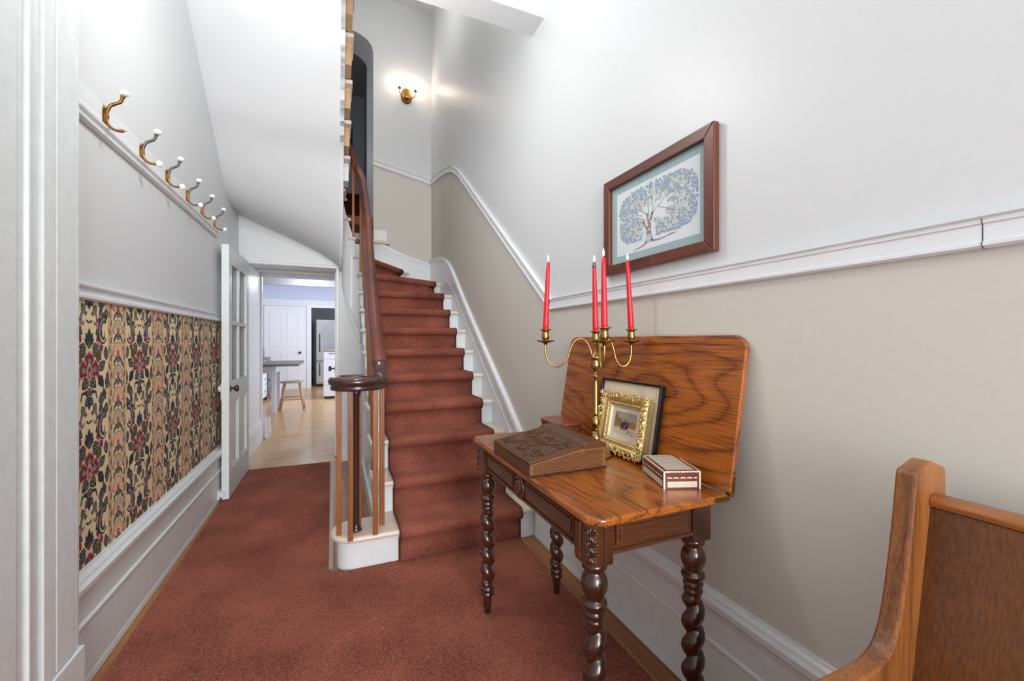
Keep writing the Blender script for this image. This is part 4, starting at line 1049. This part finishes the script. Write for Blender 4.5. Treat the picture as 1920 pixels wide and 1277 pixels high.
# gilt frame in front of it
gf = thing('gilt_picture_frame', (1.06, 1.395, TZ), 'small ornate gilt frame with a winter village painting on the table', 'picture frame')
gp = plane((1.076, 1.560, TZ+.006), (0, -1, -.0), (.045, 0, .246), (-.246, 0, .045)); GW, GH = .298, .246
def ring(b, x0, x1, y0, y1, prof, pf_, mi=0):
    """mitred frame: prof list of (inset, height)"""
    n_ = len(prof); vs = []
    for ins, h in prof:
        for (a, c) in ((x0+ins, y0+ins), (x1-ins, y0+ins), (x1-ins, y1-ins), (x0+ins, y1-ins)): vs.append(pf_(a, c, h))
    fs = [(j*4+i, j*4+(i+1) % 4, (j+1)*4+(i+1) % 4, (j+1)*4+i) for j in range(n_-1) for i in range(4)]
    b.add(vs, fs, mi)
b = MB(); ring(b, .006, GW-.006, .006, GH-.006, [(0, -.002), (0, .020), (.008, .030), (.018, .030), (.026, .022), (.034, .020), (.046, .012), (.05, .012), (.05, .0), (0, -.002)], gp)
gfr = b.build('frame', M['gold'], gf)
b = MB(); rnd = random.Random(5)
def curl(a, c, r_, t0, mir):
    pts = [gp(a+p[0]*mir, c+p[1], .028+.010*i/12) for i, p in enumerate(spiral(0, 0, r_, r_*.25, t0, t0+5.2, 12))]
    b.tube(pts, [.0048-.0022*i/12 for i in range(13)], 6)
def bead(a, c, h, r_):
    k0 = len(b.v); b.ball(gp(a, c, h), r_, 7, 5)
per = []
nx, ny = 9, 8
for i in range(nx):
    per += [((i+.5)*GW/nx, .010), ((i+.5)*GW/nx, GH-.010)]
for i in range(ny): per += [(.010, (i+.5)*GH/ny), (GW-.010, (i+.5)*GH/ny)]
for q, (a, c) in enumerate(per):
    curl(a, c, .0135, rnd.uniform(0, 6.28), 1 if q % 2 else -1); 
    for _ in range(9): bead(a+rnd.uniform(-.016, .016), c+rnd.uniform(-.014, .012), rnd.uniform(.026, .036), rnd.uniform(.0025, .005))
for i in range(22):
    f = (i+.5)/22
    for a, c in ((.05+(GW-.10)*f, .044), (.05+(GW-.10)*f, GH-.044)): bead(a, c, .017, .0055)
    for a, c in ((.044, .05+(GH-.10)*f), (GW-.044, .05+(GH-.10)*f)): bead(a, c, .017, .0055)
b.build('carved_ornament', M['gold'], gfr)
b = MB(); ring(b, .052, GW-.052, .050, GH-.050, [(0, .014), (.006, .012), (.012, .004), (.012, 0)], gp); b.build('inner_liner', M['gilt_pale'], gf)
b = MB(); b.prism([(.05, .05), (GW-.05, .05), (GW-.05, GH-.05), (.05, GH-.05)], gp, -.001, .003); b.build('mount', plain('white_mount', (226, 218, 204), .7), gf)
pa = MB(); x0, x1, y0, y1 = .082, GW-.078, .078, GH-.076; w_, h_ = x1-x0, y1-y0
def pq(polys, mi, lay): flat(pa, [[(x0+a*w_, y0+c*h_) for a, c in p] for p in polys], gp, mi, .0032+.00015*lay)
pq([[(0, 0), (1, 0), (1, 1), (0, 1)]], 0, 0)
pq([[(0, .42), (1, .38), (1, .55), (.8, .62), (.66, .58), (.52, .70), (.40, .60), (.3, .66), (.15, .72), (0, .75)]], 1, 1)
pq([[(0, 0), (1, 0), (1, .34), (.7, .38), (.4, .34), (0, .42)]], 2, 2)
pq([[(0, .26), (.34, .30), (.16, .70), (.10, .95), (.05, .9), (0, .5)], [(.70, .34), (.98, .34), (.98, .56), (.84, .66), (.70, .54)]], 3, 3)
pq([ell(.58, .52, .06, .05), [(.30, .28), (.64, .24), (.68, .48), (.5, .56), (.34, .50)]], 4, 4)
rnd = random.Random(2)
for i in range(16):
    a, c = rnd.uniform(.3, .68), rnd.uniform(.2, .42); pq([[(a, c), (a+.035, c), (a+.03, c+.13), (a+.005, c+.13)]], 4+(i % 3), 5+i % 3)
for i in range(7):
    a, c = rnd.uniform(.1, .9), rnd.uniform(.06, .2); pq([ell(a, c, .03, .025)], 4+(i % 3), 5)
for g in (stroke([(.1, .42), (.08, .7), (.12, .88)], .02)+stroke([(.2, .4), (.22, .6), (.3, .66)], .02)+stroke([(.3, .62), (.42, .72), (.5, .66)], .012)): pq([g], 4, 8)
pm = [plain('paint_'+n_, c, .6, nscale=200, var=.12) for n_, c in zip(('sky', 'hills', 'snow', 'ochre', 'dark', 'blue', 'rust'), ((168, 160, 146), (118, 118, 120), (210, 196, 172), (170, 124, 70), (58, 50, 46), (92, 96, 110), (140, 84, 60)))]
pa.build('painting', pm, gf, fixn=False)

# inlaid box
ib = thing('inlaid_box', (.9555, 1.0354, TZ), 'small brown box inlaid with ivory mosaic at the table corner', 'box')
ia_ = math.atan2(-.0408, .1105); ibm = Matrix.Translation((.9555, 1.0354, TZ)) @ Matrix.Rotation(ia_, 4, 'Z')
IW, IL, IH = .118, .186, .056
b = MB(); b.box(0, IW, 0, IL, 0, IH); b.xf(ibm); b.build('box_body', M['in_brown'], ib, bevel=.001)
b = MB()
for x in (0, IW-.0035):
    for y in (0, IL-.0035): b.box(x-.0006, x+.0041, y-.0006, y+.0041, 0, IH)
for z in (IH-.0035,):
    b.box(-.0006, IW+.0006, -.0006, .0035, z, IH+.0006); b.box(-.0006, IW+.0006, IL-.0035, IL+.0006, z, IH+.0006); b.box(-.0006, .0035, 0, IL, z, IH+.0006); b.box(IW-.0035, IW+.0006, 0, IL, z, IH+.0006)
b.xf(ibm); b.build('edge_inlay', M['ivory'], ib)
b = MB(); rnd = random.Random(9)
def inlay(pf_, x0, x1, y0, y1, cell=.0042, frame=.0022):
    flat(b, [[(x0, y0), (x1, y0), (x1, y1), (x0, y1)]], pf_, 0, .0007)
    nx_, ny_ = int((x1-x0-2*frame)/cell), int((y1-y0-2*frame)/cell)
    cx_ = (x1-x0-2*frame)/nx_; cy2 = (y1-y0-2*frame)/ny_
    for i in range(nx_):
        for j in range(ny_):
            u, v = x0+frame+(i+.5)*cx_, y0+frame+(j+.5)*cy2
            k = (i+j) % 2
            if k: flat(b, [[(u-cx_*.5, v), (u, v-cy2*.42), (u+cx_*.5, v), (u, v+cy2*.42)]], pf_, 1 if (i*3+j*5) % 4 else 2, .0009)
            elif (i+2*j) % 3 == 0: flat(b, [[(u-cx_*.2, v-cy2*.2), (u+cx_*.2, v-cy2*.2), (u+cx_*.2, v+cy2*.2), (u-cx_*.2, v+cy2*.2)]], pf_, 3, .0009)
ptop = plane((0, 0, IH), (1, 0, 0), (0, 1, 0)); pfr = plane((0, 0, 0), (1, 0, 0), (0, 0, 1), (0, -1, 0)); plf = plane((0, IL, 0), (0, -1, 0), (0, 0, 1), (-1, 0, 0))
inlay(ptop, .014, IW-.014, .014, IL-.014)
inlay(pfr, .012, IW-.012, .006, .024, .0034); inlay(plf, .010, IL-.010, .006, .024, .0034)
for pf_, W_ in ((pfr, IW), (plf, IL)):
    flat(b, [[(.012, .034), (W_-.012, .034), (W_-.012, .0375), (.012, .0375)]], pf_, 0, .0007)
    n_ = int(W_/.012)
    for i in range(n_): 
        if i % 2: flat(b, [[(.012+i*.011, .0375), (.018+i*.011, .034), (.021+i*.011, .0375)]], pf_, 1, .0009)
for i in range(9): flat(b, [[(.024+i*.009, .0525), (.026+i*.009, .0525), (.028+i*.009, .0555), (.026+i*.009, .0555)]] if i not in (4,) else [], pfr, 1, .0012)
b.xf(ibm); b.build('mosaic_inlay', [M['ivory'], M['in_black'], M['in_brown'], M['gold']], ib, fixn=False)

# ================================================================= FAMILY TREE PICTURE
ft = thing('framed_print', (XR, 1.36, 1.57), 'framed family tree print with blue grey mount on the right wall', 'picture')
FX = XR-.030
fp = plane((XR-.004, 1.672, 1.573), (0, -1, 0), (0, 0, 1), (-1, 0, 0)); FW, FH = .632, .440
b = MB()
fr = .044
for p, mm in (([(0, 0), (FW, 0), (FW-fr, fr), (fr, fr)], 'tree_frame'), ([(0, FH), (fr, FH-fr), (FW-fr, FH-fr), (FW, FH)], 'tree_frame'), ([(0, 0), (fr, fr), (fr, FH-fr), (0, FH)], 'tree_frameZ'), ([(FW, 0), (FW, FH), (FW-fr, FH-fr), (FW-fr, fr)], 'tree_frameZ')):
    b = MB(); b.prism(p, fp, 0, .026); b.build('frame_rail', M[mm], ft, bevel=.003)
b = MB(); b.prism([(fr-.002, fr-.002), (FW-fr+.002, fr-.002), (FW-fr+.002, FH-fr+.002), (fr-.002, FH-fr+.002)], fp, .002, .008); b.build('mount', M['mat_blue'], ft)
b = MB(); px0, px1, py0, py1 = .082, FW-.074, .078, FH-.078
flat(b, [[(px0, py0), (px1, py0), (px1, py1), (px0, py1)]], fp, 0, .0084)
PW, PH = px1-px0, py1-py0
def tp_(a, c): return (px0+a*PW, py0+c*PH)
def tpoly(polys, mi, lay): flat(b, [[tp_(a, c) for a, c in p] for p in polys], fp, mi, .0086+.0001*lay)
tpoly([[(.40, .10), (.50, .10), (.475, .20), (.47, .34), (.50, .50), (.475, .51), (.452, .40), (.44, .50), (.41, .52), (.43, .38), (.42, .35), (.38, .42), (.36, .40), (.415, .28), (.415, .2)]], 4, 1)
tpoly(stroke([(.42, .10), (.36, .055), (.27, .035), (.24, .02)], .03, .006)+stroke([(.48, .10), (.56, .085), (.66, .10), (.74, .105)], .03, .006), 4, 1)
rnd = random.Random(11); leaves = []; tries = 0
while len(leaves) < 430 and tries < 60000:
    tries += 1
    t = rnd.uniform(0, 2*PI); rr = rnd.uniform(.25, 1)**.6
    a, c = .51+.465*rr*math.copysign(abs(math.cos(t))**.55, math.cos(t)), .535+.40*rr*math.copysign(abs(math.sin(t))**.5, math.sin(t))
    if c < .36 and .36 < a < .54: continue
    if c < .16 or c > .95: continue
    r_ = .0054 if rr > .75 else .0058
    if all((a-q[0])**2*PW*PW+(c-q[1])**2*PH*PH > (r_*1.75)**2 for q in leaves):
        leaves.append((a, c, rr))
for li, (a, c, rr) in enumerate(leaves):
    lj = .000008*(li % 24)
    x, y = tp_(a, c); mi = 1 if rr > .86 or rnd.random() < .25 else (2 if rnd.random() < .45 else 3)
    if rr > .86 and rnd.random() < .35: mi = 2
    flat(b, [ell(x, y, .0062, .0068, n=12)], fp, mi, .0089+lj*.9)
    if mi != 3: flat(b, [ell(x, y, .0045, .005, n=10)], fp, 6, .00915+lj); flat(b, [ell(x, y, .0041, .0046, n=10)], fp, mi, .0094+lj)
    flat(b, stroke([(x-.003, y+.001), (x+.003, y+.001)], .0006)+stroke([(x-.002, y-.0015), (x+.002, y-.0015)], .0006), fp, 5, .0097+lj)
    if rnd.random() < .5:
        dx, dy = .46-a, .45-c; L = math.hypot(dx, dy) or 1; k = .05/L
        flat(b, [[tp_(*q) for q in p] for p in stroke([(a+dx*k*.4, c+dy*k*.6), (a+dx*k, c+dy*k*1.4+.01), (a+dx*k*1.5, c+dy*k*1.9)], .004, .008)], fp, 5, .00868+lj*.8)
for a0, c0, a1, c1 in ((.47, .5, .55, .56), (.55, .56, .64, .50), (.55, .56, .63, .66), (.43, .5, .35, .58), (.35, .58, .27, .66), (.40, .42, .30, .43), (.30, .43, .22, .40), (.49, .48, .49, .66), (.44, .5, .42, .68), (.64, .5, .74, .40), (.63, .66, .78, .72), (.66, .58, .86, .56), (.78, .72, .88, .84)):
    tpoly(stroke([(a0, c0), ((a0+a1)/2+.01, (c0+c1)/2-.01), (a1, c1)], .010, .005), 4, 1)
flat(b, [ell(*tp_(.445, .15), .017, .018, n=22)], fp, 6, 0.0101); flat(b, [ell(*tp_(.445, .15), .0145, .0155, n=22)], fp, 1, 0.0102); flat(b, [ell(*tp_(.445, .15), .0115, .0125, n=22)], fp, 6, 0.0103)
for i in range(6): flat(b, stroke([(tp_(.445, .15)[0]-.008, tp_(.445, .15)[1]-.007+i*.003), (tp_(.445, .15)[0]+.008, tp_(.445, .15)[1]-.007+i*.003)], .0006), fp, 1, 0.0104)
for a, c in ((.455, .27), (.43, .34), (.47, .38), (.45, .44), (.415, .26)): flat(b, [ell(*tp_(a, c), .006, .0065)], fp, 3, 0.01)
for i in range(14):     # fine illegible caption lines
    a = .40+i*.011; flat(b, stroke([tp_(a, .965), tp_(a+.007, .972 if i % 2 else .958)], .0007), fp, 5, .0088)
flat(b, stroke([tp_(.68, .115), tp_(.76, .115)], .0022), fp, 5, .0088)
b.build('print', [M['paper'], M['p_blue'], M['p_teal'], M['p_cream'], M['p_trunk'], M['p_line'], plain('print_pale', (196, 208, 222), .7, var=.03)], ft, fixn=False)

# ================================================================= BENCH (pew) IN THE RIGHT FOREGROUND
bn = thing('wooden_bench', (.9, -.2, 0), 'brown oak bench with high end panel and curved arm, bottom right corner', 'bench')
endc = spline([(1.030, 0, 1.008), (1.012, 0, .90), (.993, 0, .81), (.978, 0, .755), (.962, 0, .716), (.940, 0, .690), (.908, 0, .676), (.87, 0, .672), (.80, 0, .671), (.68, 0, .669), (.63, 0, .655), (.612, 0, .62), (.628, 0, .58), (.67, 0, .555), (.705, 0, .52), (.69, 0, .45), (.655, 0, .36), (.64, 0, .2), (.62, 0, .0125)], 4)
endp = [(1.178, .0125), (1.160, .5), (1.141, 1.008), (1.137, 1.014), (1.094, 1.030), (1.084, 1.031), (1.034, 1.016)]+[(p.x, p.z) for p in endc]
for y0 in (.4427, -1.05):
    b = MB(); b.prism(endp, lambda x, z, h: (x, h, z), y0, y0+.034); b.build('end_panel', M['bench'], bn, bevel=.005, seg=2)
b = MB(); b.prism([(1.076, .944), (1.104, .944), (1.108, .958), (1.100, .968), (1.080, .966), (1.073, .955)], lambda x, z, h: (x, h, z), -1.016, .4427); b.build('top_rail', M['bench_rail'], bn, bevel=.002)
b = MB(); b.prism([(1.080, .942), (1.096, .942), (.992, .42), (.976, .42)], lambda x, z, h: (x, h, z), -1.016, .4427); b.build('backrest', M['bench_panel'], bn)
b = MB(); b.box(.64, 1.0, -1.016, .4427, .405, .43); b.build('seat', M['bench_rail'], bn, bevel=.005)

# ================================================================= WALL SCONCE
sx, sz = .872, 4.545
sco = thing('wall_sconce', (sx, YB, sz), 'brass two-armed wall sconce with lit candle bulbs beside the arch', 'wall lamp')
b = MB(); b.prism(ell(sx, sz-.02, .075, .105, 0, 28), lambda x, z, h: (x, YB-h, z), 0, .008); b.prism(ell(sx, sz-.045, .05, .06, 0, 24), lambda x, z, h: (x, YB-h, z), .008, .022)
for i in range(9): b.ball((sx+.055*math.cos(-2.9+.33*i), YB-.02, sz-.04+.065*math.sin(-2.9+.33*i)), .014, 8, 6)
b.ball((sx, YB-.04, sz-.06), .022, 10, 8); b.build('back_plate', M['brass_dull'], sco, bevel=.003)
for sg in (-1, 1):
    pts = spline([(sx+sg*.02, YB-.03, sz-.05), (sx+sg*.055, YB-.07, sz-.075), (sx+sg*.098, YB-.09, sz-.04), (sx+sg*.103, YB-.09, sz+.015)], 5)
    b = MB(); b.tube(pts, .006, 8); b.lathe([(.006, 0), (.022, .006), (.024, .012), (.010, .014)], (sx+sg*.103, YB-.09, sz+.012), 16); am = b.build('arm', M['brass_dull'], sco)
    b = MB(); b.lathe([(.011, 0), (.011, .045), (.008, .047)], (sx+sg*.103, YB-.09, sz+.026), 12); b.build('candle_sleeve', M['gilt_pale'], am)
    b = MB(); b.lathe([(.007, 0), (.012, .010), (.017, .025), (.016, .038), (.009, .055), (.003, .068), (.001, .072)], (sx+sg*.103, YB-.09, sz+.073), 14); b.build('bulb', M['bulb'], am)
    light('sconce_bulb', 'POINT', (sx+sg*.103, YB-.10, sz+.11), 1.9, (1, .82, .66), .02)

# ================================================================= KITCHEN
# far door
d2 = thing('door_2', (-1.2, 12.4, 0), kind='structure')
b = MB(); b.box(-1.69, -.75, 12.37, 12.396, .03, 2.17)
for x0, x1 in ((-1.56, -1.28), (-1.16, -.88)):
    for z0, z1 in ((.25, .95), (1.15, 2.0)):
        for q in ((x0, x1, z0, z0+.02), (x0, x1, z1-.02, z1), (x0, x0+.02, z0+.02, z1-.02), (x1-.02, x1, z0+.02, z1-.02)): b.box(q[0], q[1], 12.36, 12.37, q[2], q[3])
b.build('door_leaf', M['kwhite'], d2, bevel=.003)
b = MB(); b.box(-1.75, -1.70, 12.365, 12.4, 0, 2.18); b.box(-1.75, -.70, 12.365, 12.4, 2.18, 2.23); b.box(-1.69, -.75, 12.372, 12.399, 0, .03); b.build('door_frame', M['kwhite'], d2)
b = MB(); b.ball((-.86, 12.33, .95), .033, 12, 8); b.build('door_knob', M['dark'], d2)
# fridge
fr_ = thing('refrigerator', (-.1, 13.2, 0), 'tall stainless steel refrigerator in the alcove seen through the doorway', 'refrigerator')
b = MB(); b.box(-.5, .25, 12.86, 13.6, .04, 1.86); b.build('cabinet', M['steel'], fr_, bevel=.01)
b = MB(); b.box(-.5, .25, 12.80, 12.855, .70, 1.86); dd = b.build('door', M['steel'], fr_, bevel=.015)
b = MB(); b.tube([(-.40, 12.77, .95), (-.40, 12.77, 1.45)], .012, 8, up=(0, 1, 0)); b.build('handle', M['dark'], dd)
b = MB(); b.box(-.5, .25, 12.80, 12.855, .06, .685); dd = b.build('freezer_drawer', M['steel'], fr_, bevel=.015)
b = MB(); b.tube([(-.40, 12.77, .30), (-.40, 12.77, .65)], .012, 8, up=(0, 1, 0)); b.build('handle', M['dark'], dd)
# tray beside the fridge
b = MB(); k0 = 0; b.lathe([(.01, 0), (.27, 0), (.28, .01), (.27, .02), (.01, .02)], (0, 0, 0), 30, (1, 0, 0)); b.xf(Matrix.Translation((-.58, 12.95, .29)))
tag(b.build('round_tray', M['blackgloss']), 'round black tray standing on edge left of the refrigerator', 'tray')
# portable dishwasher
dw = thing('dishwasher', (.05, 10.1, 0), 'white dishwasher on castors at the right edge of the doorway', 'dishwasher')
b = MB(); b.box(-.24, .36, 9.95, 10.55, .06, 1.03); b.build('cabinet', M['appliance'], dw, bevel=.006)
b = MB(); b.box(-.25, .37, 9.92, 10.56, 1.03, 1.07); b.build('worktop', M['stool_seat'], dw, bevel=.004)
b = MB(); b.box(-.235, .355, 9.93, 9.95, .875, 1.02); cp = b.build('control_panel', M['appliance'], dw, bevel=.003)
b = MB()
for i in range(5): b.box(-.13+i*.024, -.112+i*.024, 9.926, 9.93, .975, .99)
b.build('button', M['dark'], cp)
b = MB(); b.box(-.235, .355, 9.93, 9.95, .32, .865); b.build('door', M['appliance'], dw, bevel=.003)
for x in (-.19, .31):
    b = MB(); b.lathe([(.03, -.012), (.03, .012)], (x, 9.99, .031), 14, (1, 0, 0)); b.build('castor', M['dark'], dw)
b = MB(); b.box(-.235, .355, 9.97, 10.5, .04, .062); b.build('base_plate', M['blackgloss'], dw)
# kitchen table
kt = thing('kitchen_table', (-1.25, 8.5, 0), 'kitchen table with grey top and pale blue white legs', 'table')
b = MB(); b.box(-1.93, -.56, 7.75, 9.10, .845, .885); b.build('tabletop', M['ktop'], kt, bevel=.004)
b = MB(); b.box(-1.85, -.97, 8.33, 8.36, .70, .845); b.box(-1.85, -.97, 9.02, 9.05, .70, .845); b.box(-1.0, -.97, 8.36, 9.02, .70, .845); b.build('apron', M['kpaint'], kt)
for x, y in ((-.99, 8.36), (-.99, 9.02), (-1.84, 8.36), (-1.84, 9.02)):
    b = MB(); b.box(x-.035, x+.035, y-.035, y+.035, .0, .845); b.build('leg', M['kpaint'], kt, bevel=.004)
# stool
so = thing('stool', (-.74, 8.72, 0), 'wooden stool with grey oval seat and splayed legs by the kitchen table', 'stool')
b = MB(); b.prism(ell(-.735, 8.72, .205, .15, 0, 28), lambda x, y, h: (x, y, h), .49, .52); b.build('seat', M['stool_seat'], so, bevel=.008)
for sx_ in (-1, 1):
    for sy_ in (-1, 1):
        b = MB(); b.tube([(-.735+sx_*.20, 8.72+sy_*.11, 0), (-.735+sx_*.12, 8.72+sy_*.07, .492)], [.017, .019], 10, up=(0, 1, 0)); b.build('leg', M['stool'], so)
for sy_, z in ((-1, .19), (1, .22)):
    b = MB(); b.tube([(-.735-.165, 8.72+sy_*.095, z), (-.735+.165, 8.72+sy_*.095, z)], .009, 8); b.build('stretcher', M['stool'], so)
# cabinets and oven at the left
kc = thing('kitchen_cabinet', (-1.6, 10.0, 0), 'white kitchen cabinet with drawers behind the kitchen table', 'cabinet')
b = MB(); b.box(-1.92, -1.36, 9.55, 10.28, .08, .86); b.box(-1.92, -1.42, 9.55, 10.28, 0, .08); b.build('cabinet', M['appliance'], kc)
for z0, z1 in ((.10, .34), (.36, .60), (.62, .84)):
    b = MB(); b.box(-1.36, -1.342, 9.57, 10.26, z0, z1); dr = b.build('drawer', M['appliance'], kc, bevel=.004)
    b = MB(); b.ball((-1.33, 9.92, (z0+z1)/2), .016, 8, 6); b.build('knob', M['stool_seat'], dr)
b = MB(); b.box(-1.92, -1.33, 9.52, 10.29, .86, .895); b.build('worktop', M['ktop'], kc, bevel=.003)
ov = thing('cooker', (-1.6, 10.6, 0), 'stainless steel and black cooker beyond the white kitchen cabinet', 'cooker')
b = MB(); b.box(-1.94, -1.36, 10.32, 10.92, .0, .9); b.build('body', M['blackgloss'], ov)
b = MB(); b.box(-1.36, -1.33, 10.34, 10.90, .42, .82); dr = b.build('oven_door', M['steel'], ov, bevel=.004)
b = MB(); b.tube([(-1.30, 10.38, .80), (-1.30, 10.86, .80)], .01, 8); b.build('handle', M['steel'], dr)
b = MB(); b.box(-1.36, -1.33, 10.34, 10.90, .10, .40); b.build('drawer', M['steel'], ov, bevel=.004)
cm = thing('coffee_machine', (-1.55, 9.8, .895), 'black and teal coffee machine on the kitchen worktop', 'coffee machine')
b = MB(); b.box(-1.70, -1.42, 9.68, 9.88, .895, 1.06); b.build('body', M['teal'], cm, bevel=.02)
b = MB(); b.box(-1.72, -1.44, 9.67, 9.89, 1.06, 1.15); b.build('top', M['blackgloss'], cm, bevel=.02)
b = MB(); b.box(-1.66, -1.38, 10.0, 10.2, .915, 1.10); ts = thing('toaster', (-1.5, 10.1, .895), 'shiny steel toaster behind the coffee machine on the worktop', 'toaster')
b.build('body', M['steel'], ts, bevel=.03)
b = MB(); b.box(-1.65, -1.39, 10.01, 10.19, .895, .92); b.build('base', M['blackgloss'], ts)
# crumpled bag at the passage corner
b = MB(); rnd = random.Random(4)
b.grid(lambda u, v: (-.83+(.045+.012*math.sin(6*u*PI+v*5))*math.cos(2*PI*u), 6.30+(.06+.012*math.cos(8*u*PI))*math.sin(2*PI*u), .001+.27*v+.01*math.sin(20*u)), 24, 8)
tag(b.build('plastic_bag', M['kwhite'], fixn=False), 'small white crumpled bag on the floor at the kitchen doorway', 'bag')
